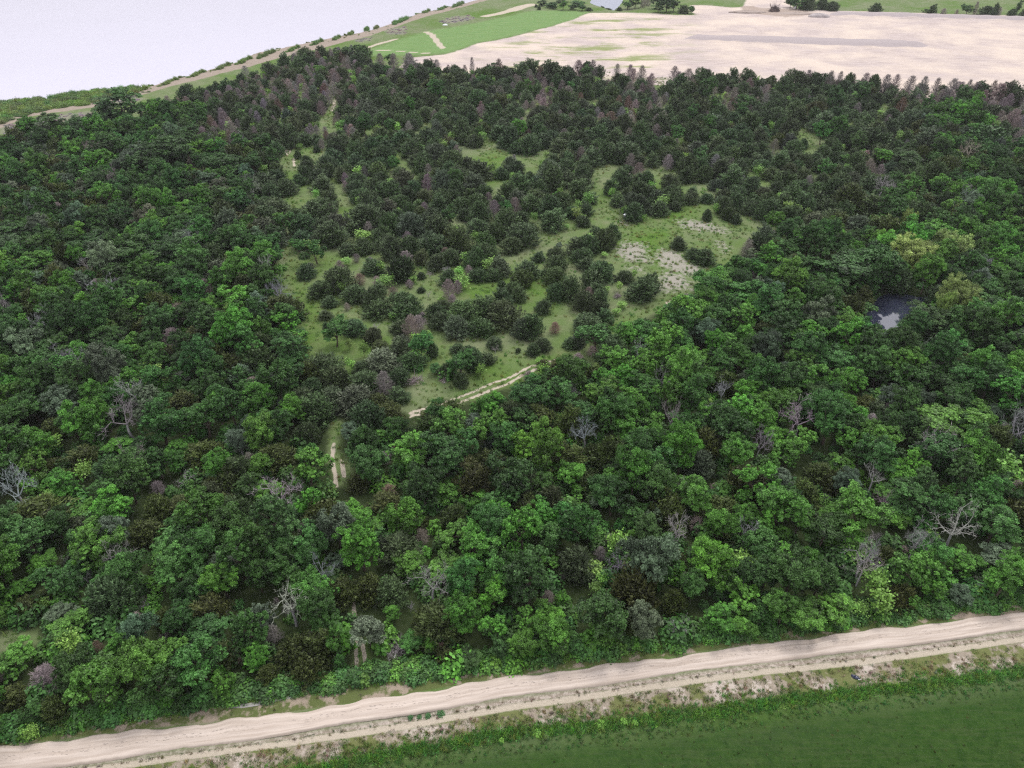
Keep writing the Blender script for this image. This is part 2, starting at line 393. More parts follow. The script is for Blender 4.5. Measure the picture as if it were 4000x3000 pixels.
m_mud = smask(X, Y, MUD, 0.9)
m_deep = smask(X, Y, band(EDGE_E, [4200] * len(XS), 175, 0), 3.2)
m_pur = np.zeros(X.shape, np.float32)
for p in PURPLE: m_pur = np.maximum(m_pur, smask(X, Y, p, 2.0))
m_berm = np.zeros(X.shape, np.float32)
for p in BERM: m_berm = np.maximum(m_berm, smask(X, Y, p, 0.8))
m_soil = smask(X, Y, SOILDARK[0], 2.5)
m_puddle = smask(X, Y, Z(0, 2250, (1900,1130),(2212,1080),(2700,1000),(2750,1030),(2500,1060),(2212,1120),(1900,1165)), 0.3)
m_wet = smask(X, Y, Z(0, 2250, (1300,1220),(1800,1120),(2212,1060),(2850,960),(3000,980),(3100,1060),(2700,1130),(2212,1230),(1700,1270)), 0.9)
near_ = Y < 12.5
for m_ in (m_dark, m_deep): m_[near_] = 1.0
for m_ in (m_dry, m_strip, m_floor, m_open): m_[near_] = 0.0
# heights
sd_lake = sdist(X, Y, LAKE); sd_pond = np.where((Y < 160), sdist(X, Y, POND), -50.0); sd_fp = np.where(Y > 300, sdist(X, Y, FAR_POND), -50.0)
ZZ = 0.10 * wav(0.11, 0, 1, 2) + 0.05 * wav(0.43, 2, 0, 1)
ZZ *= np.clip(1 - m_road, 0.15, 1)
ZZ += -0.06 * m_rut - 0.10 * m_ditch - 0.05 * m_rut2 + 0.05 * m_lush
for s, dpt, sl in ((sd_lake, 2.5, 3.5), (sd_pond, 1.8, 1.6), (sd_fp, 2.0, 4.0)):
    ZZ -= np.clip((s + sl * .5) / (sl * 2), 0, 1) * dpt
def hill(polyP, hgt, run):
    s = sdist(X, Y, polyP); return np.clip((s + 0.2) / run, 0, 1) * hgt
pad1 = [(2672,160),(2700,140),(3000,146),(3475,160),(3625,172),(3560,186),(3475,184),(3000,171),(2700,160)]
far_b = [(3226,66),(3240,52),(3400,55),(4000,72),(4900,95),(4900,112),(4000,86),(3400,70)]
ZZ += hill(pad1, 1.1, 3.0) + hill(far_b, 1.6, 4.0)
mpd = smask(X, Y, Z(0, 2250, (1900,1130),(2212,1080),(2480,1030),(2530,1045),(2400,1085),(2212,1120),(1900,1165)), 0.5)
ZZ = ZZ * (1 - mpd) - 0.16 * mpd
ZZ[Y > 1400] = -4
m_lakebed = (sd_lake > -1.0)
# ---- ground material shared by every ground sheet
gm, nt, b = new_mat('ground_cover')
tc = N(nt, 'ShaderNodeTexCoord'); vec = tc.outputs['Object']
A = {}
for nm in ('za', 'zb', 'zc', 'zd', 'ze'):
    a = N(nt, 'ShaderNodeAttribute'); a.attribute_name = nm
    s = N(nt, 'ShaderNodeSeparateColor'); nt.links.new(a.outputs['Color'], s.inputs[0])
    for i, ch in enumerate('rgb'): A[nm + ch] = s.outputs[i]
n_big = noise(nt, vec, 0.05, 5, .6); n_mid = noise(nt, vec, 0.35, 5, .65); n_sm = noise(nt, vec, 2.2, 6, .7); n_fin = noise(nt, vec, 7.0, 4, .75)
mp = N(nt, 'ShaderNodeMapping'); nt.links.new(vec, mp.inputs[0]); mp.inputs['Scale'].default_value = (0.25, 1.6, 1); mp.inputs['Rotation'].default_value = (0, 0, R(-8))
n_str = noise(nt, mp.outputs[0], 0.5, 6, .7)          # streaks left by scrapers and wheels
mp2 = N(nt, 'ShaderNodeMapping'); nt.links.new(vec, mp2.inputs[0]); mp2.inputs['Rotation'].default_value = (0, 0, R(-9)); mp2.inputs['Scale'].default_value = (0.3, 3.2, 1)
n_str2 = noise(nt, mp2.outputs[0], 1.0, 5, .65)
def edge(mask, nz, k=3.0, amt=0.9):
    t = math_n(nt, 'SUBTRACT', nz, 0.5); t = math_n(nt, 'MULTIPLY', t, amt); t = math_n(nt, 'ADD', mask, t)
    t = math_n(nt, 'SUBTRACT', t, 0.5); t = math_n(nt, 'MULTIPLY', t, k); return math_n(nt, 'ADD', t, 0.5, True)
def ramp(f, lo, hi):
    m = N(nt, 'ShaderNodeMapRange'); nt.links.new(f, m.inputs[0]); m.inputs[1].default_value = lo; m.inputs[2].default_value = hi; return m.outputs[0]
grass = mixc(nt, ramp(n_sm, .3, .7), (0.060, 0.130, 0.019), (0.108, 0.192, 0.034))
grass = mixc(nt, ramp(n_mid, .48, .85), grass, (0.125, 0.145, 0.05))
far_g = mixc(nt, ramp(n_mid, .3, .7), (0.12, 0.165, 0.07), (0.19, 0.21, 0.12))
grass = mixc(nt, ramp(n_big, .35, .6), grass, far_g)
c = grass
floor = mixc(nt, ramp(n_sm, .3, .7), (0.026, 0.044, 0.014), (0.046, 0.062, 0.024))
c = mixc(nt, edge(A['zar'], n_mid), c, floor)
bright = mixc(nt, ramp(n_str, .3, .7), (0.105, 0.205, 0.065), (0.18, 0.28, 0.10))
bright = mixc(nt, math_n(nt, 'MULTIPLY', ramp(n_mid, .45, .8), .5), bright, (0.20, 0.24, 0.10))
c = mixc(nt, edge(A['zag'], n_mid, 2, .9), c, bright)
purp = mixc(nt, n_mid, (0.22, 0.19, 0.195), (0.26, 0.25, 0.19))
c = mixc(nt, math_n(nt, 'MULTIPLY', edge(A['zab'], n_mid, 2, 1.0), .6), c, purp)
mud = mixc(nt, n_str, (0.25, 0.20, 0.165), (0.34, 0.29, 0.245))
c = mixc(nt, edge(A['zbr'], n_mid, 2.5, .8), c, mud)
sand1 = mixc(nt, ramp(n_str, .35, .65), (0.38, 0.315, 0.295), (0.53, 0.455, 0.44))
sand1 = mixc(nt, ramp(n_big, .40, .62), sand1, (0.59, 0.50, 0.435))
sand1 = mixc(nt, math_n(nt, 'MULTIPLY', ramp(n_str2, .56, .74), .45), sand1, (0.36, 0.33, 0.26))
mp3 = N(nt, 'ShaderNodeMapping'); nt.links.new(vec, mp3.inputs[0]); mp3.inputs['Scale'].default_value = (0.35, 1.0, 1); mp3.inputs['Location'].default_value = (7, 3, 0)
sg = noise(nt, mp3.outputs[0], 0.09, 6, .7)
sgm = math_n(nt, 'MULTIPLY', ramp(sg, .50, .60), A['zbb'])
sand1 = mixc(nt, sgm, sand1, (0.24, 0.27, 0.12))
c = mixc(nt, edge(A['zbg'], n_mid, 4, .4), c, sand1)
berm = mixc(nt, n_str2, (0.33, 0.285, 0.29), (0.41, 0.36, 0.365))
c = mixc(nt, edge(A['zcr'], n_mid, 4, .2), c, berm)
soil = mixc(nt, n_sm, (0.26, 0.20, 0.17), (0.38, 0.31, 0.26))
c = mixc(nt, math_n(nt, 'MULTIPLY', edge(A['zcg'], n_mid, 3, 1.2), .85), c, soil)
# pale caliche showing through in specks
pale = mixc(nt, n_fin, (0.24, 0.215, 0.18), (0.44, 0.405, 0.385))
pk = math_n(nt, 'MULTIPLY', edge(A['zcb'], noise(nt, vec, 1.1, 8, .8), 3, 2.6), .85)
c = mixc(nt, pk, c, pale)
c = mixc(nt, math_n(nt, 'MULTIPLY', A['zdr'], .35), c, (0.10, 0.17, 0.035))
c = mixc(nt, edge(A['zdg'], n_sm, 3, .8), c, mixc(nt, n_fin, (0.34, 0.29, 0.22), (0.56, 0.50, 0.42)))
# verge beside the forest, strip between road and second track, dry slope, lush edge, dark field
verge = mixc(nt, edge(ramp(n_mid, .44, .64), n_sm, 3, .9), (0.105, 0.13, 0.045), (0.31, 0.255, 0.20))
c = mixc(nt, edge(A['zdb'], n_sm, 4, .3), c, verge)
tuft = mixc(nt, edge(ramp(n_sm, .3, .7), n_fin, 4, .9), (0.27, 0.225, 0.185), (0.44, 0.38, 0.335))
c = mixc(nt, A['zer'], c, tuft)
dry = mixc(nt, edge(ramp(n_mid, .40, .60), n_fin, 4, .9), (0.15, 0.165, 0.065), (0.30, 0.255, 0.205))
dry = mixc(nt, edge(ramp(n_mid, .48, .70), n_sm, 4, 1.0), dry, (0.48, 0.42, 0.37))
c = mixc(nt, A['zeg'], c, dry)
dark = mixc(nt, ramp(n_big, .30, .70), (0.030, 0.058, 0.022), (0.020, 0.068, 0.009))
dark = mixc(nt, math_n(nt, 'MULTIPLY', ramp(n_fin, .35, .65), .6), dark, (0.036, 0.074, 0.016))
dark = mixc(nt, A['zbb'], dark, mixc(nt, ramp(n_fin, .3, .7), (0.013, 0.040, 0.006), (0.024, 0.060, 0.009)))
dark = mixc(nt, math_n(nt, 'MULTIPLY', ramp(noise(nt, vec, 1.3, 8, .85), .42, .62), .55), dark, (0.055, 0.105, 0.022))
dark = mixc(nt, math_n(nt, 'MULTIPLY', ramp(n_str2, .45, .75), .45), dark, (0.070, 0.088, 0.038))
spk = math_n(nt, 'MULTIPLY', ramp(noise(nt, vec, 1.9, 1, .5), .80, .83), .7)
dark = mixc(nt, spk, dark, (0.30, 0.33, 0.14))
c = mixc(nt, A['zeb'], c, dark)
nt.links.new(c, b.inputs['Base Color'])
b.inputs['Roughness'].default_value = 0.95; b.inputs['Specular IOR Level'].default_value = 0.1
bp = N(nt, 'ShaderNodeBump'); bp.inputs['Strength'].default_value = 0.9; bp.inputs['Distance'].default_value = 0.12
nt.links.new(math_n(nt, 'ADD', n_sm, n_fin), bp.inputs['Height']); nt.links.new(bp.outputs[0], b.inputs['Normal'])
M_ground = gm
# ---- road surface
rm, nt, b = new_mat('graded_dirt')
tc = N(nt, 'ShaderNodeTexCoord'); vec = tc.outputs['Object']
au = N(nt, 'ShaderNodeAttribute'); au.attribute_name = 'across'
al = N(nt, 'ShaderNodeAttribute'); al.attribute_name = 'along'
n_mid = noise(nt, vec, 0.5, 5, .65); n_fin = noise(nt, vec, 6.0, 5, .7)
cv = N(nt, 'ShaderNodeCombineXYZ'); nt.links.new(al.outputs['Fac'], cv.inputs[0]); nt.links.new(au.outputs['Fac'], cv.inputs[1])
mp = N(nt, 'ShaderNodeMapping'); nt.links.new(cv.outputs[0], mp.inputs[0]); mp.inputs['Scale'].default_value = (0.16, 7.0, 1); mp.inputs['Rotation'].default_value = (0, 0, .012)
st = noise(nt, mp.outputs[0], 1.0, 5, .6)
def ramp(f, lo, hi):
    m = N(nt, 'ShaderNodeMapRange'); nt.links.new(f, m.inputs[0]); m.inputs[1].default_value = lo; m.inputs[2].default_value = hi; return m.outputs[0]
c = mixc(nt, ramp(st, .38, .62), (0.37, 0.305, 0.26), (0.53, 0.455, 0.405))
c = mixc(nt, math_n(nt, 'MULTIPLY', ramp(n_mid, .45, .75), .3), c, (0.44, 0.36, 0.30))
# cleat prints pressed by a tracked machine: two rows of small dents
prints = None
for pos in (0.44, 0.56):
    d = math_n(nt, 'ABSOLUTE', math_n(nt, 'SUBTRACT', au.outputs['Fac'], pos))
    near = ramp(d, 0.045, 0.02)
    mpv = N(nt, 'ShaderNodeMapping'); nt.links.new(cv.outputs[0], mpv.inputs[0]); mpv.inputs['Scale'].default_value = (2.4, 22, 1); mpv.inputs['Location'].default_value = (pos * 31, 0, 0)
    vo = N(nt, 'ShaderNodeTexVoronoi'); vo.inputs['Scale'].default_value = 1.0; nt.links.new(mpv.outputs[0], vo.inputs['Vector'])
    dot = ramp(vo.outputs['Distance'], .34, .22)
    dot = math_n(nt, 'MULTIPLY', math_n(nt, 'MULTIPLY', dot, near), ramp(n_mid, .35, .5))
    prints = dot if prints is None else math_n(nt, 'MAXIMUM', prints, dot)
c = mixc(nt, math_n(nt, 'MULTIPLY', prints, .55), c, (0.24, 0.20, 0.18))
edg = ramp(math_n(nt, 'ABSOLUTE', math_n(nt, 'SUBTRACT', au.outputs['Fac'], 0.5)), .38, .52)
c = mixc(nt, math_n(nt, 'MULTIPLY', edg, ramp(n_fin, .35, .6)), c, (0.31, 0.26, 0.21))
low = ramp(au.outputs['Fac'], 0.90, 1.02)
c = mixc(nt, math_n(nt, 'MULTIPLY', low, .6), c, (0.24, 0.19, 0.16))
c = mixc(nt, math_n(nt, 'MULTIPLY', n_fin, .25), c, (0.62, 0.56, 0.50))
nt.links.new(c, b.inputs['Base Color']); b.inputs['Roughness'].default_value = 0.95; b.inputs['Specular IOR Level'].default_value = 0.1
bp = N(nt, 'ShaderNodeBump'); bp.inputs['Strength'].default_value = 0.7; bp.inputs['Distance'].default_value = 0.05
hh = math_n(nt, 'SUBTRACT', math_n(nt, 'MULTIPLY', math_n(nt, 'ADD', st, math_n(nt, 'MULTIPLY', n_fin, .5)), 1.0), prints)
nt.links.new(hh, bp.inputs['Height']); nt.links.new(bp.outputs[0], b.inputs['Normal'])
M_road = rm
# ---- water
def water(name, col, rough, wave, spec=0.5):
    m, nt, b = new_mat(name)
    tc = N(nt, 'ShaderNodeTexCoord')
    n1 = noise(nt, tc.outputs['Object'], 0.02, 3, .5)
    nt.links.new(mixc(nt, n1, tuple(x * .97 for x in col), tuple(min(1, x * 1.03) for x in col)), b.inputs['Base Color'])
    b.inputs['Roughness'].default_value = rough; b.inputs['Specular IOR Level'].default_value = spec; b.inputs['IOR'].default_value = 1.33
    mp = N(nt, 'ShaderNodeMapping'); nt.links.new(tc.outputs['Object'], mp.inputs[0]); mp.inputs['Scale'].default_value = (0.6, 1.6, 1)
    n2 = noise(nt, mp.outputs[0], 1.2, 4, .6)
    bp = N(nt, 'ShaderNodeBump'); bp.inputs['Strength'].default_value = wave; bp.inputs['Distance'].default_value = 0.05
    nt.links.new(n2, bp.inputs['Height']); nt.links.new(bp.outputs[0], b.inputs['Normal'])
    return m
M_lake = water('sky_tinted_silty_water', (0.53, 0.515, 0.62), 0.15, 0.5)  # pale lavender of the reflected sky is put into the silty base colour
M_pond = water('dark_pond_water', (0.035, 0.04, 0.07), 0.02, 0.03, 1.0)
M_fpond = water('grey_pond_water', (0.30, 0.33, 0.42), 0.06, 0.15)

# ---- split the fan grid between the named sheets
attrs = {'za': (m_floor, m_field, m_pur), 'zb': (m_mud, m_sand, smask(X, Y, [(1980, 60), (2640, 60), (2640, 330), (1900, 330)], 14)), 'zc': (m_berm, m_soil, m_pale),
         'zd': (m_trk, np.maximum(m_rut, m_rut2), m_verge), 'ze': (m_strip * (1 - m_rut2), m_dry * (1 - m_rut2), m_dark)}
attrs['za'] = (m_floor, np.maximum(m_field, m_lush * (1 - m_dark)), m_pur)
attrs['zb'] = (np.maximum(m_mud, m_wet), attrs['zb'][1], np.maximum(attrs['zb'][2], m_deep))
I = np.arange(nr * nc).reshape(nr, nc)
Q = np.stack([I[:-1, :-1], I[:-1, 1:], I[1:, 1:], I[1:, :-1]], -1).reshape(-1, 4)
QX, QY = X[Q].mean(1), Y[Q].mean(1)
zone = np.zeros(len(Q), int)
zone[inside(QX, QY, W(SAND))] = 1
zone[inside(QX, QY, W(FIELD))] = 2
zone[inside(QX, QY, W(band(EDGE_E, [4200] * len(XS), 30, 0))) | (QY < 12.5)] = 3
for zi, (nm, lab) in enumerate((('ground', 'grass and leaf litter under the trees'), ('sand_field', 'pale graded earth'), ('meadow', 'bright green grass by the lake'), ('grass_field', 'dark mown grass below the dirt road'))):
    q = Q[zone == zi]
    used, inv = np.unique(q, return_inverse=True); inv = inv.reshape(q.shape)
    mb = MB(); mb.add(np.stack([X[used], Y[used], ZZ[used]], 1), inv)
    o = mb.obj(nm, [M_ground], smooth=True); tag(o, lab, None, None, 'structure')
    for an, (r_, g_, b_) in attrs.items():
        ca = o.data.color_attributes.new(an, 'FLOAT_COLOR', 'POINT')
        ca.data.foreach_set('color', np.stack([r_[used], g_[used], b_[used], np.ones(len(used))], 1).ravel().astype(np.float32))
# outskirts: the same land carried on to the horizon (part of the ground, a little lower)
mb = MB(); mb.add([(-9000, -3000, -3.2), (9000, -3000, -3.2), (9000, 9000, -3.2), (-9000, 9000, -3.2)], [(0, 1, 2, 3)])
o = mb.obj('land', [solid('distant_grass', (0.10, 0.15, 0.06), .95, .05, .02, .3)]); tag(o, kind='structure')
# lake, ponds
lw = W([(x, y + 14) for x, y in SHORE])
mb = MB(); V = [(x, y, -0.62) for x, y in lw]; V2 = [(x - 4000 + 0 * i, y + 4500, -0.62) for i, (x, y) in enumerate(lw)]
mb.add(V + V2, [(i, i + 1, len(V) + i + 1, len(V) + i) for i in range(len(V) - 1)])
o = mb.obj('lake', [M_lake]); tag(o, 'pale silty lake coloured with the reflection of the overcast sky', kind='structure')
def sheet(name, polyP, z, mat, grow=6):
    c = np.mean(polyP, 0); p = [(c[0] + (x - c[0]) * 1.12, c[1] + (y - c[1]) * 1.12) for x, y in polyP]
    w = W(p); mb = MB(); n = len(w); cc = np.mean(w, 0)
    mb.add([(x, y, z) for x, y in w] + [(cc[0], cc[1], z)], [(i, (i + 1) % n, n) for i in range(n)])
    o = mb.obj(name, [mat]); tag(o, None, kind='structure'); return o
M_pond.node_tree.nodes['Principled BSDF'].inputs['IOR'].default_value = 2.1
sheet('pond_water', POND, -0.55, M_pond)
sheet('far_pond_water', FAR_POND, -0.7, M_fpond)
pw = Z(0, 2250, (1930,1125),(2212,1085),(2480,1035),(2500,1050),(2212,1115),(1950,1155))
sheet('puddle_water', pw, -0.10, water('puddle_water', (0.24, 0.23, 0.22), .15, .1))
# road
mb = MB(); nx, na = 260, 22
Vr = []; ac = []; aw = []
for i in range(nx):
    x = -1100 + i * (6200 / (nx - 1))
    yb, yc = curve(EDGE_B, x), curve(EDGE_C, x)
    pb, pc = np.array(gnd(x, yb)), np.array(gnd(x, yc))
    jb = 0.12 * math.sin(i * .31) + 0.10 * math.sin(i * .83 + 1) + 0.05 * rnd.uniform(-1, 1); jc = 0.07 * math.sin(i * .23) + 0.04 * rnd.uniform(-1, 1)
    d = (pc - pb) / np.linalg.norm(pc - pb); pb = pb - d * jb; pc = pc + d * jc
    for j in range(na):
        t = j / (na - 1); p = pb + (pc - pb) * t
        z = 0.035 + 0.09 * math.sin(math.pi * t) - 0.02 * math.cos(t * 25)
        if t in (0, 1): z = -0.08
        Vr.append((p[0], p[1], z)); ac.append(t); aw.append(pb[0])
F = [(i * na + j, (i) * na + j + 1, (i + 1) * na + j + 1, (i + 1) * na + j) for i in range(nx - 1) for j in range(na - 1)]
mb.add(Vr, F)
o = mb.obj('dirt_road', [M_road], smooth=True); tag(o, 'pale graded dirt road between the woods and the grass slope', kind='structure')
for nm, v in (('across', ac), ('along', aw)):
    at = o.data.attributes.new(nm, 'FLOAT', 'POINT'); at.data.foreach_set('value', np.array(v, np.float32))
def ground_z(x, y):
    i = int(np.clip(np.searchsorted(rows, y), 0, nr - 1)); j = int(np.clip(np.searchsorted(cols, x / (max(rows[i], 24.0) + 8)), 0, nc - 1))
    return float(ZZ[i * nc + j])
# ---------------------------------------------------------------- plant meshes (unit: crown about 1 wide and h tall; scaled per tree)
def rdir(n):
    v = npr.normal(size=(n, 3)); return v / np.linalg.norm(v, axis=1)[:, None]
def unit(v): return v / (np.linalg.norm(v, axis=-1, keepdims=True) + 1e-9)
def leaf_quads(mb, P, Nn, size, lv, asp=0.65, tri=False, mi=0):
    n = len(P)
    t = unit(np.cross(Nn, rdir(n))); s = np.cross(Nn, t)
    size = np.broadcast_to(size, (n,))[:, None]
    a = t * size; b_ = s * size * asp
    if tri:
        V = np.stack([P + a, P - a * .6 + b_, P - a * .6 - b_], 1); F = np.arange(3 * n).reshape(n, 3)
    else:
        V = np.stack([P + a, P + b_, P - a, P - b_], 1); F = np.arange(4 * n).reshape(n, 4)
    mb.add(V.reshape(-1, 3), F, lv, mi)
def limb(mb, p0, p1, r0, r1, sides=5, bend=0.08, n=5, lv=.5, mi=0):
    p0, p1 = np.array(p0, float), np.array(p1, float)
    L = np.linalg.norm(p1 - p0); off = npr.normal(size=3) * bend * L
    t = np.linspace(0, 1, n)[:, None]
    pts = p0 + (p1 - p0) * t + off * np.sin(t * np.pi)
    mb.tube(pts, np.linspace(r0, r1, n), sides, lv, mi); return pts

def broadleaf(nl=20, w=5.2, h=7.0, flat=1.0, leaf=0.17, per=34, droop=0.0, sub_=9, gap=1.0):
    """crown of leaf sprays grouped on uneven limbs; returns crown MB and trunk MB"""
    cr, tr = MB(), MB(); Rr = w / 2
    base = h * 0.24; ch = h - base
    sk = npr.uniform(-.18, .18, 2) * Rr; ex = npr.uniform(.86, 1.12)
    cs = []; tries = 0
    while len(cs) < nl and tries < 6000:
        tries += 1
        u = npr.uniform(-1, 1, 3)
        r = np.linalg.norm(u)
        if r > 1 or (r < 0.4 and len(cs) > 2): continue
        wob = 1 + .22 * math.sin(3 * math.atan2(u[1], u[0]) + sk[0] * 9)
        p = np.array([u[0] * Rr * .80 * ex * wob + sk[0] * (1 + u[2]), u[1] * Rr * .80 / ex * wob + sk[1] * (1 + u[2]), base + ch * (.47 + u[2] * .42 * flat)])
        rr = Rr * npr.uniform(.20, .42)
        if any(np.linalg.norm(p - q) < .55 * gap * (rr + q2) for q, q2 in cs): continue
        cs.append((p, rr))
    top = limb(tr, (0, 0, -.2), (sk[0], sk[1], base + ch * .30), .028 * h, .014 * h, 7, .03, 6)
    for p, rr in cs:
        lvb = npr.uniform(0.25, 0.72)
        ns = int(sub_ * (rr / (Rr * .31)) ** 1.6) + 3
        for q in range(ns):
            d = rdir(1)[0]
            if d[2] < -.1 and npr.random() < .7: d[2] = -d[2]
            c0 = p + d * rr * npr.uniform(.55, 1.15) * np.array([1.08, 1.08, .95])
            r0 = rr * npr.uniform(.22, .48)
            if droop: c0[2] -= droop * rr * npr.random()
            m = int(2.1 * per * (r0 / (Rr * .11)) ** 1.4) + 10
            e = rdir(m); e[:, 2] = np.where(npr.random(m) < .75, np.abs(e[:, 2]), e[:, 2])
            P = c0 + e * (r0 * npr.uniform(.35, 1.1, m))[:, None] * np.array([1.12, 1.12, .85])
            if droop: P[:, 2] -= droop * r0 * npr.random(m) * 2.5
            nn = unit(e * .6 + d * .3 + np.array([0, 0, .40]) + npr.normal(size=(m, 3)) * .60)
            lvs = lvb + npr.normal() * .13
            leaf_quads(cr, P, nn, npr.uniform(.6, 1.35, m) * leaf * .66, np.clip(lvs + npr.normal(size=m) * .17, 0.02, 1))
        if npr.random() < .8: limb(tr, top[3 + int(npr.integers(0, 3))], p + (0, 0, -.2 * rr), .009 * h, .003 * h, 4, .08, 4)
    return cr, tr

def cedar(w=4.2, h=5.6, cone=1.0, nb=210, seed=0, tips=24):
    cr, tr = MB(), MB(); Rr = w / 2
    limb(tr, (0, 0, -.2), (npr.uniform(-.1, .1), npr.uniform(-.1, .1), h * .80), .024 * h, .006 * h, 6, .015, 7)
    ph = npr.uniform(0, 6.28, 4)
    nlead = int(npr.integers(3, 6)); leaders = [(npr.uniform(-.45, .45) * Rr, npr.uniform(-.45, .45) * Rr, npr.uniform(.74, 1)) for _ in range(nlead)]
    def profile(z): return ((1 - z ** 1.25) ** (.52 + .30 * cone)) * (1 - .28 * math.exp(-z * 8)) * (1.12 - .12 * cone)
    for i in range(nb):
        t = (i + npr.random()) / nb; z = min(.985, t ** 1.05)
        a = i * 2.399 + npr.uniform(-.4, .4)
        prof = max(profile(z), .07) * (1 + .15 * math.sin(a * 2 + ph[0] + z * 4) + .12 * math.sin(a * 5 + ph[1] - z * 7)) * npr.uniform(.70, 1.14)
        lx, ly, lh = leaders[i % nlead]
        hz = h * (1 - (1 - lh) * z)
        c0 = np.array([lx * z, ly * z, .03 * h + z * .90 * hz])
        dr = np.array([math.cos(a), math.sin(a), 0])
        tip = c0 + dr * Rr * prof
        ax = unit(dr * .85 + np.array([0, 0, .50 + .75 * z]) + npr.normal(size=3) * .15)
        L = w * .26 * (1 - .30 * z); m = tips
        s = npr.random(m)
        P = tip - ax * (L * .65) + ax * L * s[:, None] + npr.normal(size=(m, 3)) * (.060 * w * (1.15 - s))[:, None]
        d = unit(ax + npr.normal(size=(m, 3)) * .42)
        side = unit(np.cross(d, unit(dr * .45 + np.array([0, 0, .9]) + npr.normal(size=(m, 3)) * .40)))
        ln = npr.uniform(.13, .30, m)[:, None] * (w / 4.2); wd = npr.uniform(.045, .085, m)[:, None] * (w / 4.2)
        V = np.stack([P + d * ln, P - d * ln * .5 + side * wd, P - d * ln * .5 - side * wd], 1).reshape(-1, 3)
        lvb = npr.uniform(.15, .70)
        cr.add(V, np.arange(3 * m).reshape(m, 3), np.clip(lvb + npr.normal(size=m) * .16, 0.02, 1))
    m = nb * 3; z = npr.random(m) * .92; a = npr.uniform(0, 6.28, m); rr = np.array([max(profile(q), .05) for q in z]) * Rr * npr.uniform(.35, .74, m)
    P = np.stack([np.cos(a) * rr, np.sin(a) * rr, .05 * h + z * h * .82], 1)
    leaf_quads(cr, P, unit(P * (1, 1, .1) + npr.normal(size=(m, 3)) * .5), .22 * w / 4.2, npr.uniform(.1, .5, m))
    return cr, tr

def ribbons(mb, P0, P1, wd, lv, bend=.0):
    n = len(P0); d = P1 - P0; side = unit(np.cross(d, rdir(n))) * np.broadcast_to(wd, (n,))[:, None]
    V = np.stack([P0 + side, P0 - side, P1], 1).reshape(-1, 3)
    mb.add(V, np.arange(3 * n).reshape(n, 3), lv)
def dead_cedar(w=3.6, h=5.2, nb=105, per=16, rust=0):
    cr, tr = MB(), MB(); Rr = w / 2
    limb(tr, (0, 0, -.2), (npr.uniform(-.1, .1), 0, h * .97), .020 * h, .004 * h, 6, .015, 7)
    for i in range(nb):
        t = ((i + npr.random()) / nb); z = .02 + .97 * t; a = i * 2.399 + npr.uniform(-.4, .4)
        prof = (1 - z) ** .62 * (.6 + .4 * min(1, z / .3)) * npr.uniform(.7, 1.15) + .05
        p0 = np.array([0, 0, z * h * .90]); dr = np.array([math.cos(a), math.sin(a), 0])
        p1 = p0 + dr * Rr * prof + np.array([0, 0, (.10 + .10 * npr.random()) * h * prof + .08])
        cr.tube([p0, p0 * .45 + p1 * .55 - (0, 0, .05 * h * prof), p1], [.028, .018, .006], 3, npr.uniform(.3, .7))
        s = npr.uniform(.3, 1.0, per)[:, None]; Q0 = p0 + (p1 - p0) * s
        dd = unit(dr * .5 + np.array([0, 0, .8]) + npr.normal(size=(per, 3)) * .45)
        Q1 = Q0 + dd * npr.uniform(.22, .62, per)[:, None] * (w / 3.6) * (1.05 - .55 * z)
        lvb = npr.uniform(.25, .75)
        ribbons(cr, Q0, Q1, npr.uniform(.014, .028, per), np.clip(lvb + npr.normal(size=per) * .2, 0, 1))
        Q2 = Q0 * .4 + Q1 * .6; Q3 = Q2 + unit(dd + npr.normal(size=(per, 3)) * .6) * .28
        ribbons(cr, Q2, Q3, .014, np.clip(lvb + .15 + npr.normal(size=per) * .2, 0, 1))
    return cr, tr
def snag(w=4.5, h=6.0, spread=1.0, twigs=260, first=None):
    cr, tr = MB(), MB()
    f = h * .40
    top = limb(tr, (0, 0, -.2), (npr.uniform(-.3, .3), npr.uniform(-.3, .3), f), .030 * h, .020 * h, 7, .05, 6)
    ends = []
    def grow(p, d, L, r, lvl):
        n = 5; pts = [p]; q = p.copy(); dd = d.copy()
        for i in range(n):
            dd = unit(dd + npr.normal(size=3) * .16 + np.array([0, 0, .05])); q = q + dd * L / n; pts.append(q.copy())
        cr.tube(pts, np.linspace(r, r * .45, n + 1), 5 if lvl < 2 else 3, npr.uniform(.5, .9))
        for q in pts[2:]: ends.append((q, dd, L))
        if lvl >= 3: return
        for k in range(3 if lvl < 2 else 2):
            s = pts[int(npr.integers(2, n + 1))]
            nd = unit(dd + npr.normal(size=3) * .62 * spread)
            grow(s, nd, L * npr.uniform(.55, .75), r * .5, lvl + 1)
    nbr = first or int(npr.integers(4, 6)); a0 = npr.uniform(0, 6.28)
    for k in range(nbr):
        a = a0 + k * 6.283 / nbr + npr.uniform(-.4, .4)
        d = unit(np.array([math.cos(a) * spread, math.sin(a) * spread, npr.uniform(.7, 1.3)]))
        grow(top[-1].copy(), d, w * .40, .014 * h, 0)
    E = [ends[int(npr.integers(0, len(ends)))] for _ in range(twigs)]
    P0 = np.array([e[0] for e in E]); D = unit(np.array([e[1] for e in E]) + npr.normal(size=(twigs, 3)) * .7 + (0, 0, .15))
    P1 = P0 + D * npr.uniform(.25, .6, twigs)[:, None]
    ribbons(cr, P0, P1, .022, npr.uniform(.3, .9, twigs))
    ribbons(cr, P0 * .4 + P1 * .6, P1 + npr.normal(size=(twigs, 3)) * .16, .014, npr.uniform(.3, .9, twigs))
    return cr, tr
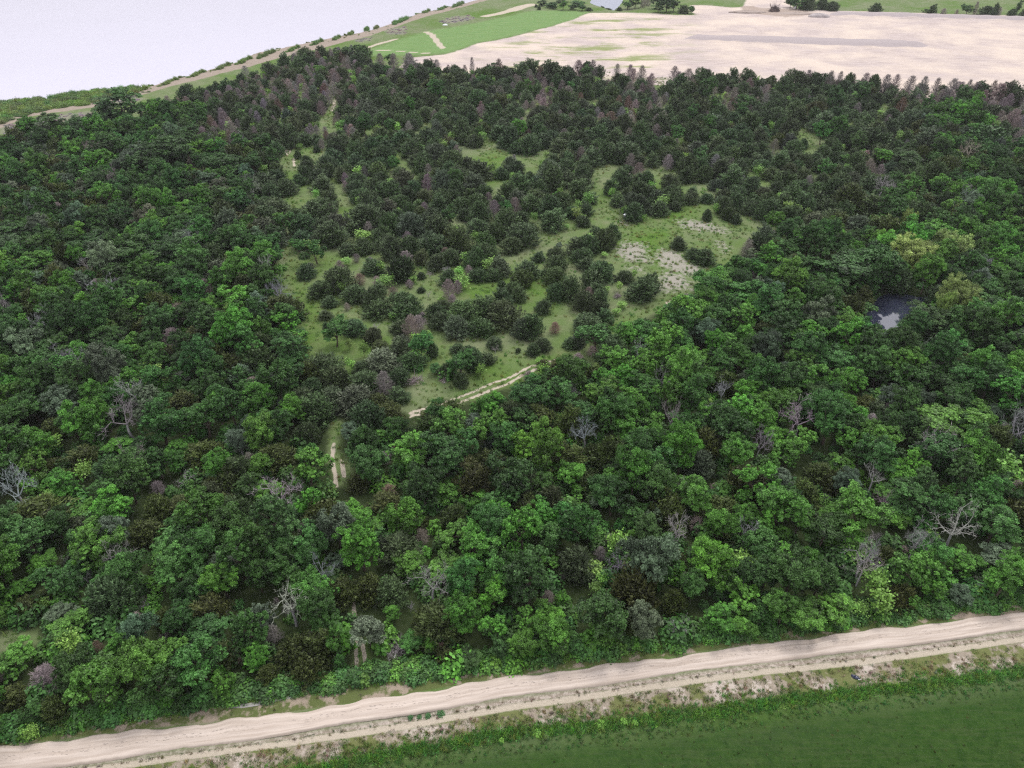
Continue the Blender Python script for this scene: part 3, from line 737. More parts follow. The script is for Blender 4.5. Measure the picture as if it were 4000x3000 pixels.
def sapling(w=1.6, h=2.6, n=14):
    cr, tr = MB(), MB()
    limb(tr, (0, 0, -.1), (0, 0, h * .6), .03, .015, 5, .03, 4)
    for k in range(n):
        a = npr.uniform(0, 6.28); r = npr.uniform(.15, .5) * w; z = h * npr.uniform(.35, .95)
        p = np.array([math.cos(a) * r * (1.1 - z / h * .5), math.sin(a) * r * (1.1 - z / h * .5), z])
        limb(tr, (0, 0, h * .35), p, .012, .006, 3, .05, 3)
        m = 34; P = p + npr.normal(size=(m, 3)) * .15 * w * np.array([1, 1, .6])
        leaf_quads(cr, P, unit(npr.normal(size=(m, 3)) * .6 + (0, 0, .8)), .12, np.clip(npr.uniform(.4, .8) + npr.normal(size=m) * .15, 0, 1))
    return cr, tr
def fallen_brush(w=4.0):
    cr, tr = MB(), MB()
    limb(tr, (-w * .45, 0, .15), (w * .35, .2, .45), .10, .04, 6, .05, 6)
    n = 420; a = npr.uniform(0, 6.28, n); r = npr.uniform(0, .5, n) * w
    P0 = np.stack([np.cos(a) * r, np.sin(a) * r * .6, npr.uniform(.05, .7, n) * (1.1 - r / w)], 1)
    D = unit(npr.normal(size=(n, 3)) * (1, 1, .45) + (0, 0, .2)); ribbons(cr, P0, P0 + D * npr.uniform(.4, 1.2, n)[:, None], .022, npr.uniform(.2, .9, n))
    for k in range(26):
        p = P0[k]; cr.tube([p, p + D[k] * .8, p + D[k] * 1.5 + (0, 0, .15)], [.035, .025, .008], 4, npr.uniform(.3, .8))
    return cr, tr
def reed_clump(w=4.0, h=2.0, n=1500):
    cr = MB(); k0 = max(3, int(w / 1.6)); cxs = np.linspace(-.42, .42, k0) * w + npr.normal(size=k0) * .12; rs = npr.uniform(.6, 1.35, k0) * (1 - .5 * (np.abs(cxs) / (w / 2)) ** 3); hs = npr.uniform(.6, 1.15, k0)
    q = npr.integers(0, k0, n); a = npr.uniform(0, 6.28, n); r = np.sqrt(npr.random(n)) * rs[q]
    hh = h * hs[q] * (1 - (r / rs[q]) ** 3 * .45) * npr.uniform(.6, 1.1, n)
    P0 = np.stack([cxs[q] + np.cos(a) * r * 1.2, np.sin(a) * r + np.sin(cxs[q]) * .5, np.full(n, -.3)], 1)
    lean = npr.normal(size=(n, 3)) * .28; lean[:, 2] = 1
    P1 = P0 + unit(lean) * hh[:, None]
    ribbons(cr, P0, P1, npr.uniform(.04, .09, n), np.clip(npr.normal(size=n) * .2 + .5, 0, 1))
    m = n * 2; k = npr.integers(0, n, m); s = npr.uniform(.4, 1, m)[:, None]
    P = P0[k] * (1 - s) + P1[k] * s + npr.normal(size=(m, 3)) * .12
    leaf_quads(cr, P, unit(npr.normal(size=(m, 3)) + (0, 0, .8)), .14, np.clip(npr.normal(size=m) * .2 + .55, 0, 1), .35)
    return cr
def bush(w=1.6, h=1.1, n=420, leaf=.13):
    cr = MB(); d = rdir(n); d[:, 2] = np.abs(d[:, 2])
    lob = 1 + .25 * np.sin(d[:, 0] * 6) * np.cos(d[:, 1] * 7)
    P = d * (npr.uniform(.55, 1, n) * lob)[:, None] * np.array([w / 2, w / 2, h])
    leaf_quads(cr, P, unit(d * .6 + (0, 0, .6) + npr.normal(size=(n, 3)) * .4), npr.uniform(.7, 1.3, n) * leaf, np.clip(.5 + .25 * (lob - 1) * 2 + npr.normal(size=n) * .15, 0, 1))
    return cr
def tuft(w=.5, h=.35, n=26):
    cr = MB(); a = npr.uniform(0, 6.28, n); r = np.sqrt(npr.random(n)) * w / 2
    P0 = np.stack([np.cos(a) * r, np.sin(a) * r, np.full(n, -.03)], 1)
    ln = npr.normal(size=(n, 3)) * .45; ln[:, 2] = 1
    ribbons(cr, P0, P0 + unit(ln) * (h * npr.uniform(.5, 1.1, n))[:, None], .03, npr.uniform(.2, .8, n)); return cr

# kinds: code -> (object name, category, list of (crown mesh, trunk mesh, nominal width, nominal height))
def pack(name, pair, leafm, barkm, w, h):
    cr, tr = pair
    return (cr.mesh(name + '_crown', [leafm]), tr.mesh(name + '_trunk', [barkm]), w, h, pair)
PROTO = {}
PROTO['C'] = [pack('cedar', cedar(w, h, c_), M_needle, M_bark, w, h) for w, h, c_ in ((4.4, 4.8, .0), (4.0, 5.4, .45), (4.6, 4.4, -.2), (4.0, 5.4, .75), (4.4, 4.8, .15), (4.2, 5.2, .3), (4.8, 4.8, -.3), (4.3, 4.6, .05), (4.2, 4.8, .5))]
PROTO['B'] = [pack('broadleaf', broadleaf(nl, w, h, fl, lf, per, 0, sb, gp), M_leaf, M_bark, w, h) for nl, w, h, fl, lf, per, sb, gp in ((20, 5.2, 6.4, 1, .14, 34, 9, 1), (16, 5.4, 6.2, .8, .16, 30, 9, 1.1), (24, 5.0, 6.8, 1.1, .13, 34, 8, 1), (13, 5.2, 6.4, .9, .18, 26, 10, 1.2), (26, 5.8, 6.2, .7, .14, 32, 8, .9), (18, 4.8, 6.8, 1.1, .15, 30, 9, 1.1), (14, 5.2, 6.2, 1.0, .20, 22, 9, 1.2), (22, 5.6, 6.0, .9, .15, 30, 8, 1.0), (11, 4.8, 6.6, 1.15, .16, 30, 10, 1.3))]
PROTO['W'] = [pack('willow', broadleaf(30, 6.0, 6.4, 1.0, .10, 48, .55, 9, .9), M_leaf, M_bark, 6.0, 6.4), pack('willow', broadleaf(26, 6.0, 6.2, .9, .10, 48, .45, 9, .9), M_leaf, M_bark, 6.0, 6.2)]
PROTO['D'] = [pack('dead_cedar', dead_cedar(w, h), M_twig, M_grey_wood, w, h) for w, h in ((3.6, 5.2), (3.2, 5.6), (4.0, 4.8), (3.4, 5.0))]
PROTO['N'] = [pack('snag', snag(w, h, s_, tw, f_), M_twig, M_grey_wood, w, h) for w, h, s_, tw, f_ in ((4.6, 5.6, 1.1, 420, None), (4.2, 6.0, .8, 300, None), (5.0, 5.4, 1.3, 240, 4), (4.6, 5.8, 1.2, 160, 3))]
PROTO['Y'] = [pack('sapling', sapling(w, h, n), M_leaf, M_bark, w, h) for w, h, n in ((1.8, 2.6, 16), (1.6, 3.0, 14), (2.0, 2.4, 18))]
PROTO['F'] = [pack('brush', fallen_brush(4.0), M_twig, M_grey_wood, 4.0, 1.0)]

TINT = {  # linear base colours; each tree varies around its own
 'C': (0.082, 0.132, 0.054), 'L': (0.115, 0.155, 0.095), 'K': (0.076, 0.102, 0.028), 'D': (0.26, 0.218, 0.215), 'R': (0.185, 0.13, 0.105),
 'B': (0.042, 0.106, 0.022), 'G': (0.086, 0.222, 0.030), 'S': (0.105, 0.155, 0.095), 'W': (0.23, 0.34, 0.09), 'Y': (0.150, 0.275, 0.055), 'N': (0.26, 0.245, 0.255), 'F': (0.24, 0.21, 0.22), 'M': (0.058, 0.150, 0.034)}
MESH = {'C': 'C', 'L': 'C', 'K': 'C', 'R': 'D', 'D': 'D', 'B': 'B', 'G': 'B', 'S': 'B', 'M': 'B', 'W': 'W', 'Y': 'Y', 'N': 'N', 'F': 'F'}
NAME = {'C': 'cedar_tree', 'L': 'cedar_tree', 'K': 'cedar_tree', 'R': 'dead_cedar', 'D': 'dead_cedar', 'B': 'broadleaf_tree', 'G': 'broadleaf_tree', 'S': 'broadleaf_tree', 'M': 'broadleaf_tree', 'W': 'willow_tree', 'Y': 'sapling', 'N': 'bare_tree', 'F': 'fallen_tree'}
CATG = {'cedar_tree': 'cedar', 'dead_cedar': 'dead tree', 'broadleaf_tree': 'tree', 'willow_tree': 'willow', 'sapling': 'young tree', 'bare_tree': 'bare tree', 'fallen_tree': 'fallen tree'}
GROUP = {'cedar_tree': 'cedars of the wood and its clearings', 'dead_cedar': 'dead and browned cedars among the green ones', 'broadleaf_tree': 'leafy trees of the wood', 'willow_tree': 'willows round the hidden pond', 'sapling': 'light green saplings among the trees', 'bare_tree': 'bare grey trees without leaves', 'fallen_tree': 'fallen trees and brush on the ground'}

# ---------------------------------------------------------------- trees seen in the photo one by one:  kind, centre x, top, bottom, width  (in enlarged quarters)
LIST = {
(0, 0): "B 1430 1290 1560 450;G 1180 1060 1180 200;G 1430 1120 1220 150;B 1650 1090 1260 200;D 1330 870 970 90;D 1470 940 1020 80;R 110 1330 1370 110;D 60 1300 1340 70;B 1100 980 1110 420;B 2000 1350 1600 340;B 940 940 1080 240;B 500 1100 1240 330;B 250 1090 1180 150;B 700 1090 1200 260;D 1640 800 880 100;D 1940 700 800 100;D 2130 600 680 120;G 800 1540 1659 200;D 2170 800 900 110;D 1900 790 880 110",
(1000, 0): "D 680 590 750 160;G 580 565 700 120;D 900 580 680 90;D 1170 590 710 120;D 1240 610 700 60;D 500 700 780 110;D 600 780 890 90;D 150 850 930 130;D 60 810 880 110;R 350 930 1040 90;B 870 380 540 200;B 390 420 490 80;D 1080 480 560 110;D 1200 490 560 110;D 1330 480 570 150;D 1565 465 640 90;D 1870 480 560 60;D 2100 475 560 90;B 2050 590 680 110;C 370 1270 1380 80;C 440 1330 1450 110;C 525 1240 1320 60;Y 380 1240 1290 60;L 190 1210 1330 110;L 1360 950 1140 100;Y 1100 650 710 50;L 1560 1030 1230 150;Y 1690 1140 1220 80;D 800 560 640 90;D 800 690 760 80;C 330 460 530 60;C 500 435 500 60;D 370 480 550 80;D 240 490 570 80;C 700 400 470 70;D 390 590 650 80;D 240 590 660 90;C 640 430 500 80;B 440 505 600 110;D 1020 640 740 80;C 1490 510 600 110;C 1640 620 770 170;C 1280 640 740 110;Y 950 570 610 50;B 60 1230 1330 160;D 1690 780 840 60;D 1860 680 760 60;D 240 930 1000 70;D 300 830 900 90",
(2000, 0): "C 120 500 700 200;C 360 490 640 180;D 570 520 620 120;D 692 490 640 100;D 900 550 640 90;D 1010 540 650 90;D 1110 535 660 100;D 1185 690 820 100;D 1390 545 700 100;D 1510 580 760 120;D 1430 600 740 90;D 1670 595 690 90;C 1650 640 720 160;C 1895 555 700 90;C 1800 620 710 110;C 2030 580 720 140;C 1800 700 810 90;D 270 800 920 110;D 480 750 860 130;R 590 780 920 90;D 410 950 1050 80;D 510 990 1060 90;D 840 800 870 80;D 1090 780 870 100;D 1415 840 960 90;D 1250 980 1120 130;D 1190 920 1010 80;R 1030 930 1070 110;R 850 950 1100 150;D 450 1100 1200 90;R 140 1110 1210 80;D 1090 1395 1560 150;D 1000 1490 1610 110;R 1980 1020 1130 80;G 1640 1310 1420 110;Y 700 670 730 80;Y 1700 720 760 60;G 60 1070 1200 130;G 130 750 830 110;C 980 1190 1430 260;C 1210 1300 1450 120;C 1400 1240 1460 150;C 1500 1400 1590 160;C 1650 1400 1580 150;C 950 1430 1640 200;C 1370 1490 1659 150;L 1280 1180 1270 110;Y 1220 1090 1130 60;Y 1470 1300 1350 50;C 690 1300 1450 200;C 300 1400 1520 140;C 870 700 800 120;D 1270 890 960 80;D 2110 770 850 80;D 1930 880 960 80;Y 2080 650 720 70;C 740 790 820 140;C 820 810 940 140;C 1350 730 830 150;C 1200 790 900 140;D 1620 690 760 80;C 1800 900 1020 140",
(3000, 0): "D 510 575 690 90;D 590 590 650 80;D 810 600 700 120;D 990 640 760 110;D 1070 630 740 100;D 1125 760 930 150;D 1200 625 730 120;D 1310 650 730 100;D 1560 655 760 140;D 1620 740 870 180;D 1760 730 850 150;D 1960 740 890 180;D 1900 670 740 90;C 230 570 720 180;D 320 550 640 90;C 385 560 690 130;C 680 610 720 110;C 890 620 720 110;C 1800 680 760 150;C 2080 690 800 140;D 2110 780 870 110;D 2100 950 1100 170;G 1840 1040 1150 150;B 1560 1050 1200 120;C 1880 1110 1340 330;R 1820 1140 1230 90;B 1190 1310 1520 280;G 970 1330 1460 150;Y 960 945 1010 60;Y 1620 1290 1400 90;D 1520 1330 1390 80;Y 1470 780 830 50;Y 1330 880 940 40;R 210 800 870 70;R 310 960 1070 90;C 300 1180 1290 90;C 500 1090 1180 260;C 860 1090 1330 280;D 1420 680 760 100;D 1690 690 760 80;D 990 720 800 90;D 700 640 720 90;Y 310 700 760 70;Y 400 760 800 50;Y 610 1260 1310 80;Y 1140 1140 1190 70;Y 470 1150 1200 80;R 890 1020 1070 50;G 810 1280 1380 100;G 680 1330 1450 120;D 2040 700 780 80",
(0, 750): "N 980 860 1060 300;D 1800 795 960 230;N 470 1170 1320 190;D 1570 1060 1160 220;D 1520 1240 1390 240;D 1130 0 120 120;D 1240 195 250 90;R 1130 190 260 80;D 560 880 1000 70;K 740 640 800 200;Y 90 590 660 180;G 790 170 340 250;B 880 390 620 340;B 1260 330 720 420;B 1480 440 700 350;G 310 650 810 220;L 510 580 820 220;L 460 430 560 150;G 1250 45 170 190;K 370 920 1070 300;B 660 900 1060 230;G 1320 770 1000 270;G 2050 830 1060 280;L 2050 900 1040 200;B 1040 730 880 330;N 830 740 800 120;N 100 1090 1170 130;Y 690 1120 1200 100;G 1230 1030 1160 280;B 1000 1230 1430 350;B 410 1390 1640 360;B 640 1290 1480 340;M 1090 1420 1620 260;G 870 1450 1590 200;Y 1330 1540 1659 220;Y 60 1560 1659 180;K 1480 1350 1500 220;G 1290 1410 1520 170;S 1620 1590 1659 180;D 20 350 440 110;K 120 200 360 260;D 540 130 260 190;K 1180 250 340 150;B 1450 160 340 200;G 1600 180 330 250;B 180 360 500 320;K 2000 630 780 260;L 1920 680 800 260;G 1560 880 1020 170;K 1850 1080 1230 240;B 2080 1070 1240 200;N 2140 1610 1659 60",
(1000, 750): "C 540 90 290 280;D 665 80 235 130;C 890 0 110 190;D 1000 75 140 110;C 950 150 370 320;L 1150 30 225 150;Y 1230 130 200 60;C 430 255 400 230;C 650 310 500 300;C 840 280 390 120;M 375 390 530 110;Y 490 430 520 130;M 530 480 630 200;Y 940 340 430 130;C 790 460 560 150;C 950 430 550 170;D 950 430 500 80;C 1180 330 600 210;D 1300 490 675 180;C 1430 480 640 130;C 1520 370 560 240;R 1640 470 580 120;C 1690 500 650 200;Y 1900 445 500 60;C 2000 420 610 200;C 440 620 770 150;S 480 600 700 80;C 725 610 880 240;Y 780 580 640 90;D 990 550 640 90;C 1020 600 730 190;Y 1080 590 700 80;D 870 550 620 100;R 900 710 820 130;C 560 770 930 210;D 1050 720 820 110;Y 1130 710 820 130;C 1060 790 900 140;D 1330 760 850 100;Y 1360 710 790 80;C 870 830 980 210;C 640 930 1010 140;D 790 950 1040 80;C 1030 930 1110 200;R 1190 840 950 140;C 1270 890 1050 230;D 1670 740 960 170;Y 1780 740 840 140;D 1700 890 990 110;C 1430 680 760 80;N 1505 680 745 70;N 1640 640 720 100;D 1840 620 750 110;Y 2020 590 680 140;C 1920 670 790 160;C 2060 650 780 130;C 2130 740 850 80;N 1490 830 910 80;C 1430 820 880 70;C 610 1020 1120 120;C 725 1095 1150 55;C 620 1110 1200 70;N 1040 1130 1200 80;C 850 1085 1260 190;D 1410 1080 1220 170;D 1440 1030 1120 90;C 1240 1080 1250 180;Y 1195 1030 1110 70;M 700 1220 1350 230;C 1590 1010 1200 190;L 1740 1060 1280 190;D 1800 960 1060 110;D 1930 980 1060 120;C 1980 880 1130 240;C 1950 1050 1260 210;C 1520 1260 1440 130;C 1350 1380 1560 220;L 1110 1370 1600 290;C 620 1430 1640 300;C 1730 1290 1400 120;C 2060 1250 1370 150;C 1880 1330 1560 200;C 2000 1380 1500 140;Y 1940 1470 1590 80;N 2070 1310 1400 70;C 1650 1450 1620 150;C 1770 1530 1700 140;F 1610 1560 1650 130;F 1370 1540 1680 200;Y 1470 1400 1480 60;K 230 900 1160 330;N 130 650 800 120;Y 200 710 810 80;G 320 1150 1360 200;C 100 90 330 260;L 170 280 500 240;C 330 130 270 150;M 1570 1490 1570 120;K 1080 1290 1420 170;L 1260 1220 1400 190;Y 1490 1190 1240 50;Y 1600 900 960 70;Y 1740 940 1000 50;C 1620 920 1060 150;C 1930 270 400 220;D 1950 250 330 80;N 900 650 690 50;D 1290 610 680 60",
(2000, 750): "C 90 270 485 270;C 350 200 355 250;C 620 180 310 130;C 900 0 130 150;C 1050 60 270 190;Y 1125 180 250 70;C 1170 20 130 70;C 1265 100 220 160;Y 1290 80 140 130;C 1410 60 170 110;C 1555 -30 30 90;C 1670 0 110 120;C 1685 80 260 100;C 1820 20 205 150;C 1930 110 290 90;C 2050 50 215 150;C 880 250 415 120;C 770 320 460 120;C 640 340 560 190;C 570 390 560 200;C 590 480 640 190;C 225 500 620 120;C 335 480 560 65;S 395 430 520 80;C 380 550 700 180;C 130 650 770 190;C 290 650 750 100;C 760 570 800 250;Y 800 520 570 60;C 960 670 800 150;C 1105 690 965 290;Y 1180 730 790 80;C 1437 365 512 135;C 1560 460 590 130;R 1665 500 640 110;C 1650 470 645 190;C 380 720 950 150;C 500 680 950 190;C 630 780 1040 180;C 760 790 1000 170;Y 810 800 880 70;C 60 780 960 140;C 260 910 1060 130;C 150 960 1280 210;L 80 1050 1290 180;C 650 1050 1240 240;C 800 980 1170 150;R 370 1110 1250 140;L 570 1180 1370 140;C 260 1240 1390 160;C 180 1290 1430 120;C 50 1340 1395 45;C 500 1250 1370 120;F 910 860 930 110;C 2110 330 560 220;C 2050 480 700 220;C 1920 560 720 120;Y 610 190 250 70;Y 470 270 320 50;Y 100 360 420 60;C 850 400 470 80;D 60 10 100 90;G 380 0 60 80;Y 950 970 1010 80;Y 900 1000 1060 80;M 940 1140 1200 100;Y 800 1080 1140 80;G 1740 690 900 300;G 1780 800 980 300;M 2000 850 1030 300;M 1730 1040 1280 260;G 1960 1020 1240 300;M 1420 1010 1180 270;M 1190 1160 1400 270;G 1290 1110 1280 230;M 720 1250 1390 260;M 1430 1290 1480 260;N 1080 1480 1600 200;D 570 1430 1520 140;D 690 1380 1440 120;N 990 1240 1340 100;D 1490 930 1010 150;D 260 1510 1560 90;D 140 1560 1659 130;K 400 1460 1590 200;K 270 1480 1560 130;G 1120 1410 1560 220;G 1620 1360 1500 220;S 2130 1250 1400 200;G 1860 1210 1390 230;Y 240 1450 1490 70;K 2130 1130 1290 200;G 900 1480 1620 260;G 1560 1520 1659 300;G 1180 1570 1659 200",
(3000, 750): "B 600 420 850 470;B 900 430 900 330;W 1160 350 440 140;W 1200 430 720 360;W 1560 480 660 320;W 1590 820 1100 310;B 1300 1000 1300 420;B 620 740 990 270;G 200 860 1100 230;G 310 1010 1150 200;G 1370 220 480 260;Y 1980 140 260 150;Y 2060 350 550 170;Y 2160 350 500 160;B 1430 20 150 160;G 1250 160 260 120;M 820 900 1080 190;G 540 1030 1250 200;G 650 980 1200 200;G 1640 290 400 220;G 1820 350 540 240;G 160 1170 1330 190;S 360 1250 1350 110;M 560 1370 1600 340;G 980 1450 1659 280;G 1050 1190 1400 220;K 680 40 190 330;C 880 30 210 250;C 500 60 190 170;K 620 260 370 220;L 750 300 400 240;C 300 330 480 250;K 180 620 760 240;M 130 470 650 230;G 370 670 850 180;G 2080 1480 1659 280;M 1850 880 1150 360;B 2000 960 1200 400;W 1460 1000 1180 150;B 1900 680 900 240;M 1640 1300 1450 230;K 1730 1480 1600 230;G 1250 1310 1480 220;G 130 1550 1659 230;Y 1940 620 690 170;B 2150 1260 1430 300;K 1100 230 330 130;G 1010 240 300 120;Y 1410 200 260 90;G 1960 770 900 230;D 1130 130 210 90;D 40 340 400 80;D 540 360 400 110",
(0, 1500): "Y 480 490 580 160;G 1060 400 620 240;G 1580 490 640 220;S 650 110 340 320;N 1640 720 910 160;N 1610 1170 1270 140;K 760 550 800 300;K 480 640 780 180;K 400 1160 1400 520;Y 440 930 1100 220;G 750 980 1200 220;M 1210 640 900 300;N 1230 700 850 190;K 1300 1200 1450 340;G 1870 1200 1400 200;G 1600 1300 1500 220;G 1400 1420 1600 200;N 950 1550 1659 90;N 760 1600 1659 80;K 1800 540 760 350;S 1530 320 400 120;S 2080 330 600 180;K 1950 960 1180 280;K 1880 740 980 170;B 350 80 340 280;B 1250 420 620 240;G 1120 0 200 260;G 400 380 500 120;G 880 50 180 140;B 1650 10 170 250;K 1600 130 330 280;G 160 490 700 350;M 920 820 1000 260;G 1000 1040 1300 360;G 880 1350 1600 400;K 1600 1000 1180 280;D 1380 870 990 180;N 60 1070 1150 120;N 90 1220 1310 110;G 380 1480 1659 260;N 580 1470 1560 120;S 1980 1380 1600 300;N 2100 480 620 130",
(1000, 1500): "G 1340 370 750 400;G 1740 1100 1400 300;G 1330 1400 1680 300;Y 870 1370 1510 140;D 1120 570 720 130;R 1200 510 620 70;N 970 670 860 160;N 1310 670 770 110;R 1160 850 1020 170;D 1430 1240 1430 200;N 975 1310 1410 120;N 260 1040 1170 280;D 430 1190 1330 150;S 700 1420 1590 190;S 860 290 500 190;M 860 420 620 200;K 1160 240 400 270;K 1550 150 380 240;K 620 950 1300 320;K 1150 1020 1200 330;K 1400 1110 1300 210;G 870 1000 1290 260;K 880 830 950 190;S 250 210 310 230;L 870 0 270 320;K 1050 50 250 190;C 1240 0 190 190;K 2000 570 850 310;G 480 690 900 320;Y 2050 1610 1659 70;Y 640 900 970 130;B 1370 760 980 250;M 1020 640 850 320;G 1080 420 540 210;N 1070 820 880 160;G 150 820 1050 250;G 60 250 420 140;K 200 560 800 340;G 1250 1140 1230 130;G 1040 1140 1280 180;K 1700 140 280 170;S 1900 260 420 220;G 2120 150 500 220;L 1130 1300 1500 180;G 1660 1480 1659 300;G 1680 820 1050 280;M 1330 930 1050 130;G 1960 870 1150 280;N 850 590 630 70;N 350 880 950 150;D 1930 1450 1530 110",
(2000, 1500): "D 760 1390 1560 140;N 1400 1340 1470 200;N 1350 340 490 200;N 1790 80 240 160;N 2110 600 720 170;N 310 780 890 100;N 700 1130 1240 160;D 1600 1220 1310 200;N 330 1190 1370 130;N 400 70 160 60;R 90 230 330 100;N 620 160 240 70;K 700 480 750 210;K 1290 840 1030 270;L 1600 520 830 270;G 800 20 280 310;G 580 1060 1230 270;Y 930 450 600 190;G 700 1240 1370 220;G 1990 950 1300 270;Y 1450 1200 1300 100;G 1340 1240 1350 120;Y 1990 1460 1660 280;G 1280 1470 1659 150;G 1430 1470 1659 150;M 1240 620 870 380;K 2130 250 380 180;G 1200 200 450 230;G 1880 400 750 320;G 2030 60 250 260;S 1690 170 350 220;M 1420 220 400 210;G 240 320 520 210;G 420 290 430 170;G 100 420 640 250;S 410 490 610 130;G 550 830 1000 170;K 670 720 950 240;K 130 950 1200 270;M 1050 1000 1250 240;S 1190 1050 1280 160;G 500 960 1100 200;S 730 960 1060 150;D 870 980 1040 70;D 840 1320 1400 120;D 1740 860 960 120;G 1640 1320 1520 300;Y 700 1580 1659 170;B 1090 1400 1600 200;G 350 1430 1600 170;G 1030 1220 1350 110;M 1700 850 1100 180;G 60 800 930 150;G 1840 830 1020 200;K 1150 1500 1600 160;G 2100 720 860 220",
(3000, 1500): "G 1000 0 170 230;D 850 230 460 190;D 1480 10 250 140;D 1990 310 530 160;G 1430 260 500 500;M 1380 400 780 420;N 1350 530 760 320;Y 1960 650 850 310;Y 2110 720 900 190;N 190 880 960 100;N 1530 1200 1460 340;D 1150 1390 1500 120;N 1190 1530 1580 200;Y 700 1420 1560 260;Y 870 1560 1850 190;N 660 1520 1680 130;N 760 1590 1720 220;S 1950 1370 1580 300;S 1350 1230 1480 250;M 1900 1050 1400 420;G 790 940 1200 210;Y 300 820 920 90;K 420 650 880 230;G 150 440 740 280;M 350 140 400 300;S 560 640 780 120;G 830 440 640 350;G 1040 340 520 190;G 620 620 800 240;N 500 940 1010 80;G 110 1180 1400 180;B 420 1220 1450 330;G 60 1330 1550 260;G 340 1390 1650 230;M 280 980 1180 230;G 500 1020 1200 200;G 1030 840 1020 240;M 1150 970 1200 350;K 330 330 480 180;S 1900 190 330 200;Y 1330 860 930 90;D 1370 1000 1060 100;G 1060 1130 1250 240;K 1000 1390 1600 230;D 2120 900 1010 200;Y 2130 1060 1150 130;G 1630 1450 1650 300;G 1960 1600 1659 250;F 950 1270 1370 150;F 720 1230 1310 120;G 1740 130 280 200;M 2030 60 200 160",
(0, 2250): "G 200 600 850 380;D 450 810 1080 360;D 20 780 950 110;G 700 640 880 160;R 870 550 690 120;D 1220 290 470 140;N 1270 200 270 110;N 1430 450 570 120;N 530 480 530 60;K 270 170 380 240;S 600 190 400 240;K 1830 170 520 400;S 1560 230 420 140;S 2170 150 430 140;K 1450 200 500 200;G 1080 430 620 190;G 950 760 1150 420;G 1130 680 900 280;B 1500 800 1130 420;K 510 1020 1290 220;K 170 970 1150 230;G 1960 780 1080 220;R 2090 560 790 80;K 1950 560 830 300;G 620 340 550 340;Y 300 1280 1400 110;G 40 900 1100 130;G 1340 0 130 190;G 240 0 150 200;M 1730 900 1120 220;K 1600 720 960 260;G 1520 480 720 260;G 1000 560 700 160;M 870 60 230 250;G 60 230 450 160;M 1850 450 620 320;Y 380 170 290 130;K 1050 390 480 130;N 760 0 60 130;F 660 580 650 130;K 480 80 180 180;M 350 1050 1260 200;D 1250 440 520 60",
(1000, 2250): "S 1010 290 640 300;N 1560 40 290 300;D 170 380 620 180;R 1610 560 720 140;F 1240 620 740 290;G 1810 90 530 320;G 2090 130 560 230;G 1190 210 400 170;K 1440 260 470 180;N 1440 370 460 100;K 1000 0 270 250;S 90 160 500 270;K 350 320 800 270;K 560 350 780 310;G 700 300 650 220;F 290 260 350 190;G 1510 470 680 140;K 1650 460 800 180;K 750 20 280 310;D 180 170 250 70;N 1340 170 310 80;G 60 540 800 190;B 1850 580 760 210;K 480 600 930 260;K 130 700 960 200;M 730 560 800 130;N 1980 0 100 120;D 2000 100 170 100;M 1330 510 640 220;M 2100 480 700 200",
(2000, 2250): "D 310 50 290 150;D 430 0 60 100;G 440 60 300 140;G 90 120 480 200;G 350 300 690 360;B 770 20 540 450;G 800 320 600 280;S 1130 160 560 300;K 1390 70 350 230;N 1410 320 520 190;D 1570 0 150 100;G 1750 180 480 300;G 1950 0 300 290;G 1960 290 520 240;B 2120 100 450 190;K 1020 400 570 160;G 80 400 680 260;M 560 560 700 200",
(3000, 2250): "G 100 60 440 340;G 300 120 450 340;G 540 100 360 320;N 760 10 110 260;Y 920 20 340 170;Y 770 200 330 150;K 1090 50 330 230;S 1650 50 260 210;G 1400 0 230 190;G 1950 0 220 360;N 1780 20 110 140;B 1440 210 330 150;G 1210 100 300 160;K 720 0 0 0",
}
CELLS = """DDDDDDDCDDDDDDDDDDDD
BBBDDDDCCCDCDCDCCDDD
MBBBDCDCCCCCDCCCCCMD
MMBBMCCCCCCCCCCCCCMM
MMBBMCCCCCCCCCCCCMMB
MMBBMMCCCCCCCCCMMBBG
MMBBMMCCDCCCCCMBBBBG
MMBBMMCCDCCCCGBBBBBB
BBBBMMCCMCCCGGGGBBBB
GGGBMMCCCGGGGGGGGBGG
GGGBMMCMMMGGGGGGGGBG
GGMMMMBMMGGGGGMGBBGG
GGMMMMMMMGMMMGMGMGGG
GMMBMMMMMGGMGGGGGGGB
GMMMMMMMGMGGGGGGBGMB
GGMGMMMMGGGGMGGGGMGG
MGGGMMMMGGGGGGGGGGGG
GGGGMMMGGGGGGGGGGGGG""".split()
MIX = {'D': [('C', .55), ('D', .33), ('R', .04), ('L', .03), ('Y', .05)], 'C': [('C', .78), ('L', .06), ('K', .04), ('D', .05), ('M', .03), ('Y', .04)],
       'M': [('K', .13), ('C', .15), ('L', .05), ('B', .25), ('M', .17), ('G', .16), ('S', .05), ('N', .03), ('D', .01)],
       'B': [('B', .40), ('M', .22), ('G', .18), ('S', .06), ('K', .08), ('C', .03), ('N', .02), ('D', .01)], 'G': [('G', .40), ('M', .18), ('B', .20), ('S', .05), ('K', .12), ('N', .03), ('Y', .02)]}
trees = []   # kind, x, y, width, height, tint, rot, explicit
def dep(py): return math.atan2(py - 1500, FPX) + R(PITCH)
def jitter(k, amt=1.0):
    c = np.array(TINT[k]); g = npr.normal() * .16 * amt
    c = c * (1 + g) * (1 + npr.normal(size=3) * .07 * amt)
    return tuple(float(max(.004, v)) for v in c)
